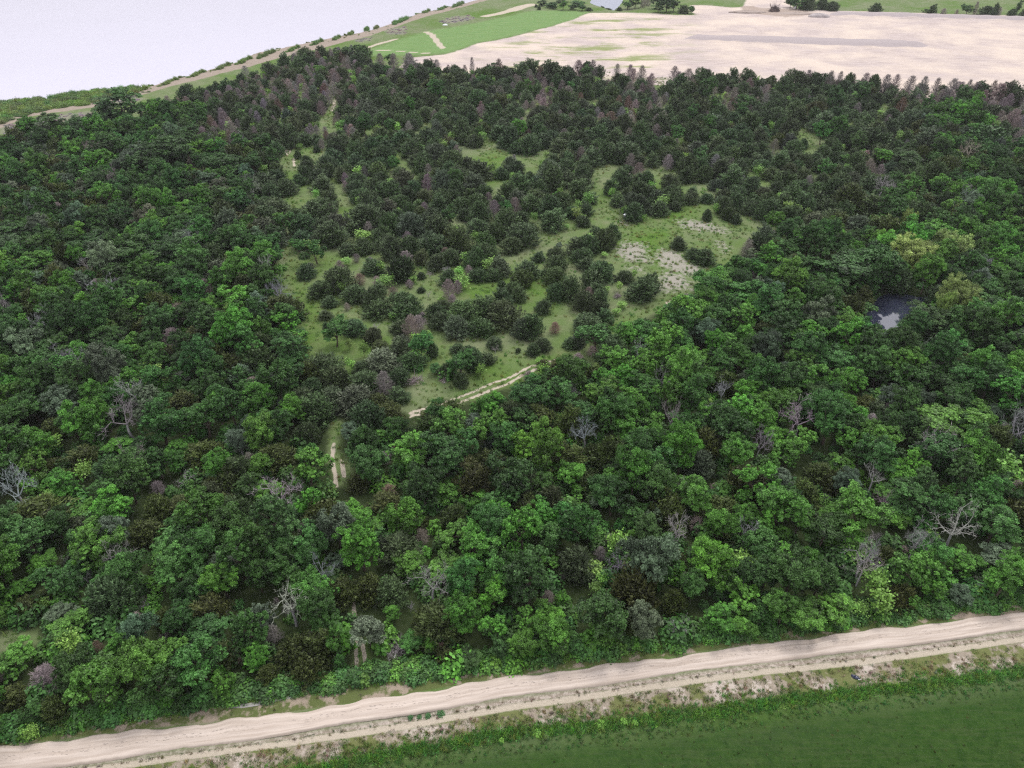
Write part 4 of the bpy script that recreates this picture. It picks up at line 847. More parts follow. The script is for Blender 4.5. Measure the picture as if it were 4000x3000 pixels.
for (ox, oy), s in LIST.items():
    for it in s.split(';'):
        k, a, t, b_, w = it.split(); a, t, b_, w = map(float, (a, t, b_, w))
        if w < 1: continue
        px, yt, yb, wp = ox + a / 2.212, oy + t / 2.212, oy + b_ / 2.212, w / 2.212
        th = dep((yt + yb) / 2); sn, cs = math.sin(th), math.cos(th)
        ybase = yb - 0.38 * wp * sn
        if k in 'NBGSMWY': ybase = yb - 0.10 * wp * sn
        low = 0.0
        if px > 1430 and oy == 0:       # treetops of the far edge: the tree stands inside the wood, its foot hidden by the ones in front
            ft = float(np.interp(px, [p[0] for p in FOREST_TOP], [p[1] for p in FOREST_TOP])) + 12
            if ybase < ft: low = ft - ybase; ybase = ft
        x, y = gnd(px, ybase)
        f = y * cp + (H - 2.5) * sp_
        ppm = FPX / f
        wm = wp / ppm
        hm = max((yb - yt) - 0.55 * wp * sn, .2 * wp) / ppm / max(cs, .3)
        lo, hi = {'C': (.78, 1.2), 'L': (.8, 1.2), 'K': (.78, 1.2), 'D': (.85, 1.3), 'R': (.85, 1.3), 'Y': (.8, 1.8), 'N': (.8, 1.5), 'F': (.2, .3)}.get(k, (.75, 1.5))
        hm = min(max(hm, lo * wm), hi * wm)
        if low: hm = min(hm + low / ppm, 7.0); wm *= 1.2
        if k in 'BGSM' and wm > 4: hm = max(hm, 5.2)
        tt = jitter(k, .7)
        if k == 'W': hm = max(hm, 7.2)
        if k == 'N' and wm > 2.2: hm = max(hm, 6.3); wm *= 1.12; tt = tuple(v * 1.12 for v in tt)
        trees.append((k, x, y, wm, hm, tt, rnd.uniform(0, 6.28), True))
# the rest of the wood, grown between them
FW = W(FOREST)
bmp = np.zeros((770, 1100), bool)           # visible clearings, 4 px cells
gy, gx = np.mgrid[0:770, 0:1100]; gxp = (gx * 4.0 + 2) - 200; gyp = (gy * 4.0 + 2)
for p in OPEN + [POND_SEE]: bmp |= inside(gxp, gyp, p)
def is_open(px, py):
    i = (np.asarray(py) / 4).astype(int); j = ((np.asarray(px) + 200) / 4).astype(int)
    ok = (i >= 0) & (i < 770) & (j >= 0) & (j < 1100)
    return np.where(ok, bmp[np.clip(i, 0, 769), np.clip(j, 0, 1099)], False)
pondw = W(POND)
cell = 3.0; gridd = {}
def put(x, y, r): gridd.setdefault((int(x // cell), int(y // cell)), []).append((x, y, r))
def clash(x, y, r):
    i, j = int(x // cell), int(y // cell)
    for a in range(i - 2, i + 3):
        for b_ in range(j - 2, j + 3):
            for (u, v, q) in gridd.get((a, b_), ()):
                d = (.80 * (r + q))
                if (x - u) ** 2 + (y - v) ** 2 < d * d: return True
    return False
for t in trees: put(t[1], t[2], t[3] / 2 * (1.15 if t[0] in 'NW' else .84))
fw = np.array(FW); x0, x1, y0, y1 = -190, 250, fw[:, 1].min(), min(fw[:, 1].max(), 330)
NC = 60000
cx = npr.uniform(x0, x1, NC); cy = npr.uniform(y0, y1, NC)
ins = inside(cx, cy, FW) & ~inside(cx, cy, pondw)
cx, cy = cx[ins], cy[ins]
PX, PY, _ = proj_np(cx, cy, np.zeros_like(cx))
for x, y, px, py in zip(cx, cy, PX, PY):
    if px < -600 or px > 4600: continue
    ci = CELLS[int(np.clip((py - 150) / 150, 0, 17))][int(np.clip(px / 200, 0, 19))]
    u = rnd.random(); k = 'C'
    for kk, pr in MIX[ci]:
        u -= pr
        if u <= 0: k = kk; break
    sz = rnd.uniform(.66, 1.25)
    if k in 'CLK': sz *= 1.14 if y > 110 else 1.0; wm, hm = 4.2 * sz, 3.9 * sz * rnd.uniform(.8, 1.3)
    elif k in 'DR': wm, hm = 3.3 * sz, 4.1 * sz
    elif k == 'Y': wm, hm = 1.7 * sz, 2.6 * sz
    elif k == 'N': wm, hm = 3.8 * sz, 5.8 * sz
    else: wm, hm = 4.3 * sz, 6.0 * sz * rnd.uniform(.85, 1.15)
    if ci in 'MBG' and k in 'CLK': hm *= 1.1
    r = wm / 2 * (.64 if ci in 'MBG' else .96)
    if ci in 'CD' and 1000 < px < 3100 and 260 < py < 1300:
        if math.sin(x * .16 + 1.3 * math.sin(y * .07)) * math.sin(y * .11 + x * .05) > .88: continue      # grassy gaps
    if clash(x, y, r): continue
    # keep its silhouette out of the clearings
    q = [(0, 0, .1), (-.42, 0, .35), (.42, 0, .35), (0, 0, .6), (-.25, 0, .75), (.25, 0, .75), (0, 0, .97), (0, -.4, .3)]
    sx = np.array([x + a * wm for a, _, _ in q]); sy = np.array([y + b_ * wm for _, b_, _ in q]); sz_ = np.array([c_ * hm for _, _, c_ in q])
    a, b_, _ = proj_np(sx, sy, sz_)
    if is_open(a, b_).sum() > (0 if py > 500 else 1): continue
    trees.append((k, x, y, wm, hm, jitter(k), rnd.uniform(0, 6.28), False)); put(x, y, r)
print('trees', len(trees), {k: sum(1 for t in trees if t[0] == k) for k in TINT})

# ---------------------------------------------------------------- stuff: instances on points
def stuff(name, label, meshes, mats_ok, P, scl, rot, tint, idx):
    pc = bpy.data.collections.new(name + '_sources')
    for i, me in enumerate(meshes):
        o = bpy.data.objects.new('%s_source_%02d' % (name, i), me); pc.objects.link(o)
    me = bpy.data.meshes.new(name); n = len(P)
    me.vertices.add(n); me.vertices.foreach_set('co', np.asarray(P, np.float32).ravel())
    a = me.attributes.new('scl', 'FLOAT_VECTOR', 'POINT'); a.data.foreach_set('vector', np.asarray(scl, np.float32).ravel())
    a = me.attributes.new('rz', 'FLOAT_VECTOR', 'POINT'); a.data.foreach_set('vector', np.stack([np.zeros(n), np.zeros(n), rot], 1).astype(np.float32).ravel())
    a = me.attributes.new('tint', 'FLOAT_VECTOR', 'POINT'); a.data.foreach_set('vector', np.asarray(tint, np.float32).ravel())
    a = me.attributes.new('pick', 'INT', 'POINT'); a.data.foreach_set('value', np.asarray(idx, np.int32))
    o = link(bpy.data.objects.new(name, me)); tag(o, label, None, None, 'stuff')
    ng = bpy.data.node_groups.new(name + '_scatter', 'GeometryNodeTree')
    ng.interface.new_socket('Geometry', in_out='INPUT', socket_type='NodeSocketGeometry'); ng.interface.new_socket('Geometry', in_out='OUTPUT', socket_type='NodeSocketGeometry')
    gi, go = ng.nodes.new('NodeGroupInput'), ng.nodes.new('NodeGroupOutput')
    ip = ng.nodes.new('GeometryNodeInstanceOnPoints'); ci_ = ng.nodes.new('GeometryNodeCollectionInfo')
    ci_.inputs['Collection'].default_value = pc; ci_.inputs['Separate Children'].default_value = True; ci_.inputs['Reset Children'].default_value = True
    def na(nm, t):
        q = ng.nodes.new('GeometryNodeInputNamedAttribute'); q.data_type = t; q.inputs['Name'].default_value = nm; return q.outputs['Attribute']
    L = ng.links
    L.new(gi.outputs[0], ip.inputs['Points']); L.new(ci_.outputs[0], ip.inputs['Instance']); ip.inputs['Pick Instance'].default_value = True
    L.new(na('pick', 'INT'), ip.inputs['Instance Index']); L.new(na('scl', 'FLOAT_VECTOR'), ip.inputs['Scale'])
    er = ng.nodes.new('FunctionNodeEulerToRotation'); L.new(na('rz', 'FLOAT_VECTOR'), er.inputs[0]); L.new(er.outputs[0], ip.inputs['Rotation'])
    L.new(ip.outputs[0], go.inputs[0])
    md = o.modifiers.new('scatter', 'NODES'); md.node_group = ng
    return o
# ---------------------------------------------------------------- labels: look first, then where it stands
ONES = 'zero one two three four five six seven eight nine ten eleven twelve thirteen fourteen fifteen sixteen seventeen eighteen nineteen'.split()
TENS = 'x x twenty thirty forty fifty sixty seventy eighty ninety'.split()
def num(n):
    n = int(round(n))
    if n >= 100: return 'hundred'
    return ONES[n] if n < 20 else TENS[n // 10] + ('-' + ONES[n % 10] if n % 10 else '')
LOOK = {'C': 'dark green cedar', 'L': 'blue-green cedar', 'K': 'olive brown cedar', 'D': 'dead purple-grey cedar', 'R': 'rust-brown dying cedar', 'B': 'dark green leafy tree', 'G': 'bright green leafy tree',
        'S': 'silvery grey-green leafy tree', 'M': 'mid green leafy tree', 'W': 'yellow-green willow', 'Y': 'light yellow-green sapling', 'N': 'bare grey branching tree', 'F': 'fallen grey brush'}
MARKS = [('by the hidden pond', 3450, 1180, 330), ('round the pale-flecked clearing', 2620, 1000, 330), ('by the deer feeder', 2441, 850, 90), ('beside the grassy track', 1170, 1080, 170), ('by the pale double rut', 1900, 1540, 220),
         ('by the muddy ruts', 1320, 1800, 140), ('along the dirt road', -1, -1, 0), ('facing the sand field', -2, -2, 0), ('near the lake shore', -3, -3, 0)]
used_labels = set()
def place_words(px, py):
    for s, mx, my, rr in MARKS[:6]:
        if (px - mx) ** 2 + (py - my) ** 2 < rr * rr: return s
    if py > curve(EDGE_A, px) - 230: return 'along the dirt road'
    if px > 1430 and py < np.interp(px, [1430, 2000, 3000, 4000], [280, 330, 370, 430]): return 'facing the sand field'
    if px < 1430 and py < np.interp(px, [-600, 0, 500, 1000, 1430], [700, 600, 510, 350, 260]): return 'near the lake shore'
    if py < 1000 and 1000 < px: return 'in the cedar wood'
    return 'in the wood'
def make_label(k, w, h, px, py):
    base = {'Y': 1.7, 'D': 3.0, 'R': 3.0, 'F': 3.5, 'N': 3.6, 'C': 3.9, 'K': 3.9, 'L': 3.9}.get(k, 4.7)
    size = 'large ' if w > base * 1.18 else 'small ' if w < base * .8 else ''
    a, d = num(px / 40), num(py / 30)
    for shape in ('', 'tall ' if h > w * 1.3 else 'broad ', 'full ', 'ragged '):
        s = '%s%s%s %s, %s percent across, %s down the photo' % (shape, size, LOOK[k], place_words(px, py), a, d)
        if len(s.replace(',', '').split()) > 16: s = '%s%s, %s percent across, %s down the photo' % (shape, LOOK[k], a, d)
        if s not in used_labels: break
    used_labels.add(s); return s

# ---------------------------------------------------------------- choose which trees are objects of their own and which are the mass
info = []
for i, (k, x, y, w, h, tint, rz, ex) in enumerate(trees):
    px, py, f = proj_np(x, y, h * .55)
    inview = -40 < px < 4040 and -60 < py < 3060
    info.append((float(w * h) / float(f) ** 2 * (1.6 if ex else 1.0) * (1 if inview else 0), inview, float(px), float(py)))
LIMIT = {'cedar_tree': 295, 'broadleaf_tree': 295, 'dead_cedar': 240, 'bare_tree': 120, 'sapling': 140, 'willow_tree': 40, 'fallen_tree': 20}
own = set()
for nm, lim in LIMIT.items():
    c_ = [i for i in range(len(trees)) if NAME[trees[i][0]] == nm and info[i][1]]
    c_.sort(key=lambda i: -info[i][0]); own |= set(c_[:lim])
proto_n = {}
for i in sorted(own):
    k, x, y, w, h, tint, rz, ex = trees[i]
    pr = PROTO[MESH[k]]; me, tm, nw, nh, _ = pr[i % len(pr)]
    nm = NAME[k]
    t = empty(nm, (x, y, ground_z(x, y) - .02), rz, (w / nw * (.9 + .2 * ((i * 37) % 10) / 10), w / nw * (1.1 - .2 * ((i * 53) % 10) / 10), h / nh))
    tag(t, make_label(k, w, h, info[i][2], info[i][3]), CATG[nm], GROUP[nm])
    o = link(bpy.data.objects.new('trunk', tm), t)
    o = link(bpy.data.objects.new('branches' if k in 'DRNF' else 'crown', me), t); o['tint'] = tint
rest = [i for i in range(len(trees)) if i not in own]
for nm, label in (('cedar_tree', 'cedar_woodland'), ('broadleaf_tree', 'leafy_woodland'), ('dead_cedar', 'dead_cedar_woodland'), ('sapling', 'sapling_growth'), ('bare_tree', 'bare_tree_growth')):
    ids = [i for i in rest if NAME[trees[i][0]] == nm]
    if not ids: continue
    code = {'cedar_tree': 'C', 'broadleaf_tree': 'B', 'dead_cedar': 'D', 'sapling': 'Y', 'bare_tree': 'N'}[nm]
    meshes = []
    for cr_, tr_, nw, nh, (cm, tm_) in PROTO[code]:
        j = MB(); j.v, j.f, j.lv, j.mi, j.n = list(cm.v), list(cm.f), list(cm.lv), list(cm.mi), cm.n
        for V_, (F_, kk), l_ in zip(tm_.v, tm_.f, tm_.lv):
            j.v.append(V_); j.f.append((F_ - 0 + cm.n, kk)); j.lv.append(l_); j.mi.append(np.full(len(F_), 1))
        meshes.append(j.mesh(label + '_mesh', [cr_.materials[0], tr_.materials[0]]))
    P, S_, Rz, T, Ix = [], [], [], [], []
    for i in ids:
        k, x, y, w, h, tint, rz, ex = trees[i]; q = i % len(meshes); nw, nh = PROTO[code][q][2:4]
        P.append((x, y, ground_z(x, y) - .02)); S_.append((w / nw, w / nw, h / nh)); Rz.append(rz); T.append(tint); Ix.append(q)
    stuff(label, {'C': 'mass of dark cedars farther back in the wood', 'B': 'mass of leafy trees farther back in the wood', 'D': 'mass of dead grey cedars at the far edge', 'Y': 'pale green young growth', 'N': 'bare grey trees deep in the wood'}[code], meshes, None, P, S_, np.array(Rz), T, Ix)

# ---------------------------------------------------------------- undergrowth, weeds, tufts
bushes = [bush(1.6, 1.1), bush(1.4, 1.3), bush(2.0, 1.0), bush(1.2, .9, 300)]
bmesh_ = [b_.mesh('bush_mesh', [M_leaf]) for b_ in bushes]
P, S_, T = [], [], []
cx = npr.uniform(-190, 230, 14000); cy = npr.uniform(35, 230, 14000); k_ = inside(cx, cy, FW) & ~inside(cx, cy, pondw)
cx, cy = cx[k_], cy[k_]; PX, PY, _ = proj_np(cx, cy, np.full_like(cx, .6))
for x, y, px, py in zip(cx, cy, PX, PY):
    ci = CELLS[int(np.clip((py - 150) / 150, 0, 17))][int(np.clip(px / 200, 0, 19))]
    if ci in 'CD' or is_open([px], [py])[0] or is_open([px], [py + 20])[0]: continue
    s = rnd.uniform(.7, 1.9); P.append((x, y, ground_z(x, y) - .1)); S_.append((s, s, s)); T.append(jitter(rnd.choice('BMBMG')))
for i in range(900):       # dense low growth along the lower edge of the wood
    px = rnd.uniform(-400, 4400); py = curve(EDGE_A, px) - rnd.uniform(0, 60) + 8 + 8 * math.sin(px * .02)
    x, y = gnd(px, py); s = rnd.uniform(.35, 1.2); P.append((x, y, ground_z(x, y) - .1)); S_.append((s, s, s * .8)); T.append(jitter(rnd.choice('BMGM')))
stuff('undergrowth', 'low green bushes and weeds under and beside the trees', bmesh_, None, P, S_, npr.uniform(0, 6.28, len(P)), T, npr.integers(0, 4, len(P)))
tm_ = [tuft().mesh('tuft_mesh', [M_leaf]), tuft(.4, .5).mesh('tuft_mesh', [M_leaf]), tuft(.7, .3, 34).mesh('tuft_mesh', [M_leaf])]
P, S_, T = [], [], []
def scatter_band(n, f1, f2, tints, smin, smax, prob=None):
    for i in range(n):
        px = rnd.uniform(-300, 4300); u = rnd.random(); py = f1(px) * (1 - u) + f2(px) * u
        if prob and rnd.random() > prob(px, py): continue
        x, y = gnd(px, py); s = rnd.uniform(smin, smax); P.append((x, y, ground_z(x, y))); S_.append((s, s, s)); T.append(jitter(None, 1) if 0 else tuple(v * rnd.uniform(.75, 1.25) for v in rnd.choice(tints)))
LUSH = [(.14, .31, .06), (.115, .27, .065), (.20, .35, .07)]
DRYT = [(.24, .27, .11), (.34, .30, .20), (.17, .25, .07)]
STRT = [(.28, .24, .19), (.22, .20, .12), (.18, .19, .09)]
DARK = [(.035, .10, .018), (.045, .12, .02), (.06, .10, .035)]
E = lambda d: (lambda px: curve(EDGE_E, px) + d)
scatter_band(2600, E(-2), E(40), LUSH, .6, 1.4)
scatter_band(500, E(-40), E(0), LUSH, .4, 1.1)
scatter_band(1500, E(30), E(95), [(.10, .24, .06), (.13, .24, .07)], .3, .8)
scatter_band(1500, lambda x: curve(EDGE_D, x) + 18, E(0), DRYT, .4, .95)
scatter_band(260, lambda x: curve(EDGE_C, x) + 14, lambda x: curve(EDGE_D, x) - 8, STRT, .3, .7)
scatter_band(200, lambda x: curve(EDGE_A, x), lambda x: curve(EDGE_B, x) - 18, STRT, .3, .7)
scatter_band(1500, lambda x: curve(EDGE_A, x) - 8, lambda x: curve(EDGE_A, x) + 20 + 8 * math.sin(x * .013), LUSH, .4, 1.1)
scatter_band(900, E(60), E(520), [(.09, .13, .04), (.07, .12, .03), (.14, .16, .06)], .2, .5, lambda px, py: 1 if py < 3040 else 0)
for poly in OPEN:          # rough grass of the clearings
    w = np.array(W(poly)); a0, b0 = w.min(0), w.max(0); n = int((b0[0] - a0[0]) * (b0[1] - a0[1]) * 1.1)
    qx = npr.uniform(a0[0], b0[0], n); qy = npr.uniform(a0[1], b0[1], n); m_ = inside(qx, qy, [tuple(p) for p in w])
    for x, y in zip(qx[m_], qy[m_]):
        s = rnd.uniform(.6, 1.3); P.append((x, y, ground_z(x, y))); S_.append((s, s, s)); T.append(tuple(v * rnd.uniform(.7, 1.3) for v in rnd.choice([(.16, .27, .055), (.14, .24, .05), (.21, .27, .08)])))
print('tufts', len(P))
stuff('grass', 'tufts of grass and weeds on the slope and in the clearings', tm_, None, P, S_, npr.uniform(0, 6.28, len(P)), T, npr.integers(0, 3, len(P)))
# brighter weeds at the head of the grass field
def weed(px, py, s, tint):
    x, y = gnd(px, py); t = empty('weed_bush', (x, y, ground_z(x, y) - .05), rnd.uniform(0, 6.28), (s, s, s * .8))
    o = link(bpy.data.objects.new('foliage', bmesh_[rnd.randrange(4)]), t); o['tint'] = tint; return t
for px, py, s, lb in ((2345, 2832, .5, 'yellow-green weed bush at the edge of the dark grass, first of three going right'.replace('going right', 'along the slope')), (2435, 2825, .5, 'yellow-green weed bush at the edge of the dark grass, second of three along the slope'),
                  (2480, 2828, .4, 'small yellow-green weed bush at the edge of the dark grass, third of three'), (1960, 2895, .45, 'yellow-green weed bush on the lush strip below the dry gullies'), (2100, 2868, .45, 'bright green weed bush beside the two dry gullies')):
    tag(weed(px, py, s, (.15, .32, .045)), lb, 'weed bush', 'bright weeds above the dark grass')
for px, py, s in ((1603, 2800, .33), (1638, 2796, .26), (1672, 2793, .36), (1722, 2787, .40)):
    tag(weed(px, py, s, (.06, .15, .05)), 'small dark green bush beside the dirt road, %s percent across the photo' % num(px / 40), 'bush', 'small bushes between road and second track')

# ---------------------------------------------------------------- lake shore: reeds
reeds = [reed_clump(4, 2.0).mesh('reed_mesh', [M_leaf]), reed_clump(5, 1.8).mesh('reed_mesh', [M_leaf]), reed_clump(3, 1.6, 900).mesh('reed_mesh', [M_leaf])]
beds = [reed_clump(w_, h_, int(w_ * 330)).mesh('reed_bed_mesh', [M_leaf]) for w_, h_ in ((6, 1.7), (8, 1.9), (11, 1.8), (14, 2.0), (5, 1.6))]; bedw = [6, 8, 11, 14, 5]
REED_T = (.17, .27, .085)
for px, py, wp, lb in ((655, 322, 100, 'reed bed on the shore just past the long reedy bank'), (765, 290, 90, 'reed bed where the shore begins to straighten'), (865, 262, 90, 'small low reed bed before the long one on the shore'),
    (950, 238, 90, 'reed bed next to the long green one on the lake shore'), (1040, 214, 110, 'long green reed bed above the far left treetops'.replace('left ', '')), (1142, 193, 80, 'rounded reed bed opposite the dark domed shore tree'),
    (1236, 168, 72, 'oval reed bed opposite the top corner of the wood'), (1316, 150, 50, 'small reed bed with a ragged end on the shore'), (1371, 130, 40, 'smallest compact reed bed standing off the shore'),
    (1432, 110, 34, 'small reed bed joined to its neighbour'), (1470, 105, 36, 'rounded small reed bed beside its low neighbour'), (1565, 82, 112, 'large oval reed bed opposite the white tub'),
    (1665, 46, 50, 'narrow reed bed at the start of the far row'), (1725, 33, 60, 'dark reed bed in the middle of the far row'), (1790, 18, 90, 'long reed bed nearest the top edge of the photo')):
    x, y = gnd(px, py + 2); x2, y2 = gnd(px + 50, py - 22); f = y * cp + H * sp_; w = wp / (FPX / f)
    t = empty('reed_clump', (x, y, -.35), math.atan2(y2 - y, x2 - x), (1, 1, 1))
    w *= 1.25; bi = int(np.argmin([abs(math.log(w / q)) for q in bedw])); t.scale = (w / bedw[bi], min(1.3, .8 * w / bedw[bi] + .2), rnd.uniform(.85, 1.2))
    tag(t, lb, 'reeds', 'reed beds along the lake shore')
    o = link(bpy.data.objects.new('foliage', beds[bi]), t); o['tint'] = tuple(v * rnd.uniform(.85, 1.1) for v in REED_T)
P, S_, T = [], [], []
bank = [(-900, 640), (-300, 530), (0, 480), (100, 448), (200, 425), (380, 398), (480, 376), (560, 347), (570, 338), (400, 352), (200, 386), (0, 404), (-300, 440), (-900, 540)]
bw = np.array(W(bank)); a0, b0 = bw.min(0), bw.max(0)
qx = npr.uniform(a0[0], b0[0], 2600); qy = npr.uniform(a0[1], b0[1], 2600); m_ = inside(qx, qy, [tuple(p) for p in bw])
for x, y in zip(qx[m_], qy[m_]):
    s = rnd.uniform(.55, 1.1); P.append((x, y, -.25)); S_.append((s, s * 1.4, s * 1.05)); T.append(tuple(v * rnd.uniform(.75, 1.25) for v in rnd.choice([REED_T, (.19, .30, .08), (.13, .23, .08)])))
for i in range(110):      # loose reeds and low weeds between the beds
    px = rnd.uniform(560, 1850) ; py = float(np.interp(px, [p[0] for p in SHORE], [p[1] for p in SHORE])) + rnd.uniform(2, 12) + (rnd.uniform(0, 16) if rnd.random() < .3 else 0)
    x, y = gnd(px, py); s = rnd.uniform(.12, .42); P.append((x, y, -.3)); S_.append((s * 1.6, s, s * 1.2)); T.append(tuple(v * rnd.uniform(.7, 1.2) for v in REED_T))
stuff('reeds', 'wide belt of green reeds along the near lake bank', reeds, None, P, S_, npr.uniform(0, 6.28, len(P)), T, npr.integers(0, 3, len(P)))
# brown-purple scrub on the bank
P, S_, T = [], [], []
for poly in PURPLE:
    w = np.array(W(poly)); a0, b0 = w.min(0), w.max(0); n = int((b0[0] - a0[0]) * (b0[1] - a0[1]) * .35)
    qx = npr.uniform(a0[0], b0[0], n); qy = npr.uniform(a0[1], b0[1], n); m_ = inside(qx, qy, [tuple(p) for p in w])
    for x, y in zip(qx[m_], qy[m_]):
        s = rnd.uniform(.5, 1.1); P.append((x, y, ground_z(x, y) - .1)); S_.append((s, s, s * .35)); T.append(tuple(v * rnd.uniform(.8, 1.2) for v in (.25, .21, .22)))
stuff('shore_undergrowth', 'dry purple-grey scrub on the lake bank', bmesh_, None, P, S_, npr.uniform(0, 6.28, len(P)), T, npr.integers(0, 4, len(P)))

# ---------------------------------------------------------------- far trees beyond the sand field and round the far pond
def far_tree(px, ybase, wp, hp, k, lb, nm='shrub', cat='shrub', group='trees and shrubs beyond the sand field'):
    x, y = gnd(px, ybase); f = y * cp + H * sp_; ppm = FPX / f; w = wp / ppm; h = hp / ppm
    pr = PROTO[MESH[k]]; me, tm2, nw, nh, _ = pr[(px * 7) % len(pr)]
    t = empty(nm, (x, y, ground_z(x, y) - .4), rnd.uniform(0, 6.28), (w / nw, w / nw, h / nh * 1.1)); tag(t, lb, cat, group)
    link(bpy.data.objects.new('trunk', tm2), t)
    o = link(bpy.data.objects.new('branches' if k == 'D' else 'crown', me), t); o['tint'] = jitter(k, .5)
for a in ((3248, 40, 48, 38, 'C', 'dark round tree at the head of the long grey bank'), (3417, 46, 42, 34, 'C', 'lone dark round tree standing behind the long grey bank'), (3612, 50, 28, 16, 'B', 'low green shrub touching the brown-topped tree behind the bank'),
    (3639, 52, 34, 36, 'C', 'brown-topped dark tree behind the grey bank'), (3684, 54, 34, 22, 'D', 'grey-brown rounded bush behind the grey bank'), (3735, 55, 20, 20, 'D', 'small bare bush behind the grey bank'),
    (3775, 57, 44, 36, 'B', 'green tree beside the bare leaning one behind the bank'), (3805, 56, 26, 46, 'D', 'bare leaning tree behind the grey bank'), (3850, 58, 54, 36, 'C', 'widest dark tree behind the grey bank'),
    (3885, 58, 22, 44, 'C', 'taller narrow dark tree against the widest one'), (3900, 60, 24, 30, 'D', 'thin grey bush past the widest dark tree'), (3950, 62, 30, 30, 'C', 'dark shrub before the last tree of the bank'),
    (3968, 58, 24, 50, 'B', 'loose green leaning tree near the end of the bank'), (3998, 64, 34, 40, 'C', 'dark tree cut by the photo edge behind the bank'),
    (3085, 30, 50, 36, 'B', 'green tree at the end of the bare slope'), (3110, 37, 54, 44, 'M', 'mid green tree beside the white drum'), (3150, 38, 60, 50, 'C', 'big dark tree behind the white drum'), (3190, 34, 40, 26, 'G', 'light green bush between dark trees behind the bank'), (3212, 38, 40, 50, 'C', 'dark tree between the light bush and the round tree'),
    (3170, 8, 60, 40, 'B', 'green tree at the very top behind the white drum'),
    (2570, 50, 50, 36, 'M', 'green bush at the front of the big far clump'), (2602, 50, 76, 64, 'B', 'biggest rounded green tree at the sand field edge'), (2560, 34, 50, 60, 'M', 'green tree behind the big far clump'), (2630, 46, 40, 40, 'B', 'green tree at the end of the big far clump'), (2668, 53, 44, 32, 'C', 'dark bush midway along the sand edge'), (2700, 53, 30, 28, 'M', 'outermost small bush of the far clump'),
    (2510, 28, 34, 42, 'D', 'bare purple tree behind the far clump'), (2530, 22, 40, 40, 'D', 'second bare purple tree behind the far clump'), (2480, 32, 56, 46, 'B', 'green tree next to the far pond'), (2450, 36, 40, 30, 'M', 'grey-green tree overhanging the far pond'), (2418, 42, 22, 16, 'C', 'tiny dark bush at the tip of the far pond'),
    (2375, 34, 30, 12, 'C', 'low dark bush on the near bank of the far pond'), (2352, 26, 26, 12, 'C', 'low bush on the bank before the far pond'), (2300, 42, 30, 16, 'C', 'dark bush before the far pond at the meadow edge'), (2275, 42, 36, 24, 'M', 'green bush at the meadow edge'), (2240, 38, 40, 22, 'B', 'low bush on the scrub line'),
    (2198, 40, 34, 34, 'G', 'upright light green bush at the meadow edge'), (2165, 36, 30, 24, 'M', 'grey-green bush on the scrub line'), (2150, 30, 50, 20, 'B', 'wide low bush at the scrub line'), (2106, 38, 14, 16, 'C', 'tiny lone dark bush on the meadow'), (2094, 28, 12, 14, 'C', 'tiny dark bush above the lone one'), (2120, 22, 50, 22, 'B', 'dark bush at the start of the scrub line'), (2190, 10, 60, 18, 'M', 'low scrub behind the scrub line'), (2260, 22, 60, 18, 'M', 'scrub in front of the narrow far water')):
    far_tree(*a)

# ---------------------------------------------------------------- small man-made things
M_white = solid('white_plastic', (.75, .77, .80), .5, .4, 2, .06); M_galv = solid('galvanised_steel', (.30, .31, .34), .45, .5, 6, .15, .3)
M_blue = solid('dark_blue_plastic', (.035, .04, .085), .25, .6, 5, .4); M_soil = solid('dark_soil', (.16, .12, .11), .95, .1, 2, .4)
x, y = gnd(2441, 862); t = empty('deer_feeder', (x, y, ground_z(x, y)), .3, (1.15, 1.15, 1.15)); tag(t, 'grey deer feeder with a white lid on legs beside a round cedar', 'feeder')
mb = MB(); th = np.linspace(0, 2 * np.pi, 17)[:-1]
mb.tube([(0, 0, .62), (0, 0, .70), (0, 0, .95), (0, 0, 1.12)], [.10, .22, .27, .27], 14, .5, 0, True); mb.obj('hopper', [M_galv], t, False)
mb = MB(); mb.tube([(0, 0, 1.12), (0, 0, 1.15), (0, 0, 1.22), (0, 0, 1.25)], [.36, .36, .20, .06], 16, .5, 0, True); mb.obj('lid', [M_white], t)
for a in (0, 2.1, 4.2):
    mb = MB(); mb.tube([(math.cos(a) * .22, math.sin(a) * .22, .95), (math.cos(a) * .30, math.sin(a) * .30, 0)], [.03, .03], 6, .5, 0, True); mb.obj('leg', [M_galv], t)
mb = MB(); mb.tube([(0, 0, .50), (0, 0, .60)], [.09, .09], 10, .5, 0, True); mb.obj('spinner', [M_galv], t)

x, y = gnd(1739, 99); f = y * cp + H * sp_; L = 22 / (FPX / f)
t = empty('upturned_tub', (x, y, ground_z(x, y)), .12); tag(t, 'white upturned tub lying on the grass between lake and meadow', 'tub')
mb = MB(); U = np.linspace(0, np.pi, 9); V_ = []; n1 = 15
for i in range(n1):
    s = -1 + 2 * i / (n1 - 1); wd = .62 * (1 - abs(s) ** 2.6) + .04; ht = .55 * (1 - abs(s) ** 3) + .06
    for u in U: V_.append((s * L / 2, math.cos(u) * wd, math.sin(u) * ht))
mb.add(V_, [(i * 9 + j, i * 9 + j + 1, (i + 1) * 9 + j + 1, (i + 1) * 9 + j) for i in range(n1 - 1) for j in range(8)]); mb.obj('hull', [M_white], t, True)
mb = MB(); mb.tube([(s * L / 2, 0, .60 * (1 - abs(s) ** 3) + .07) for s in np.linspace(-.95, .95, 11)], .035, 6, .5, 0, True); mb.obj('keel', [M_white], t)

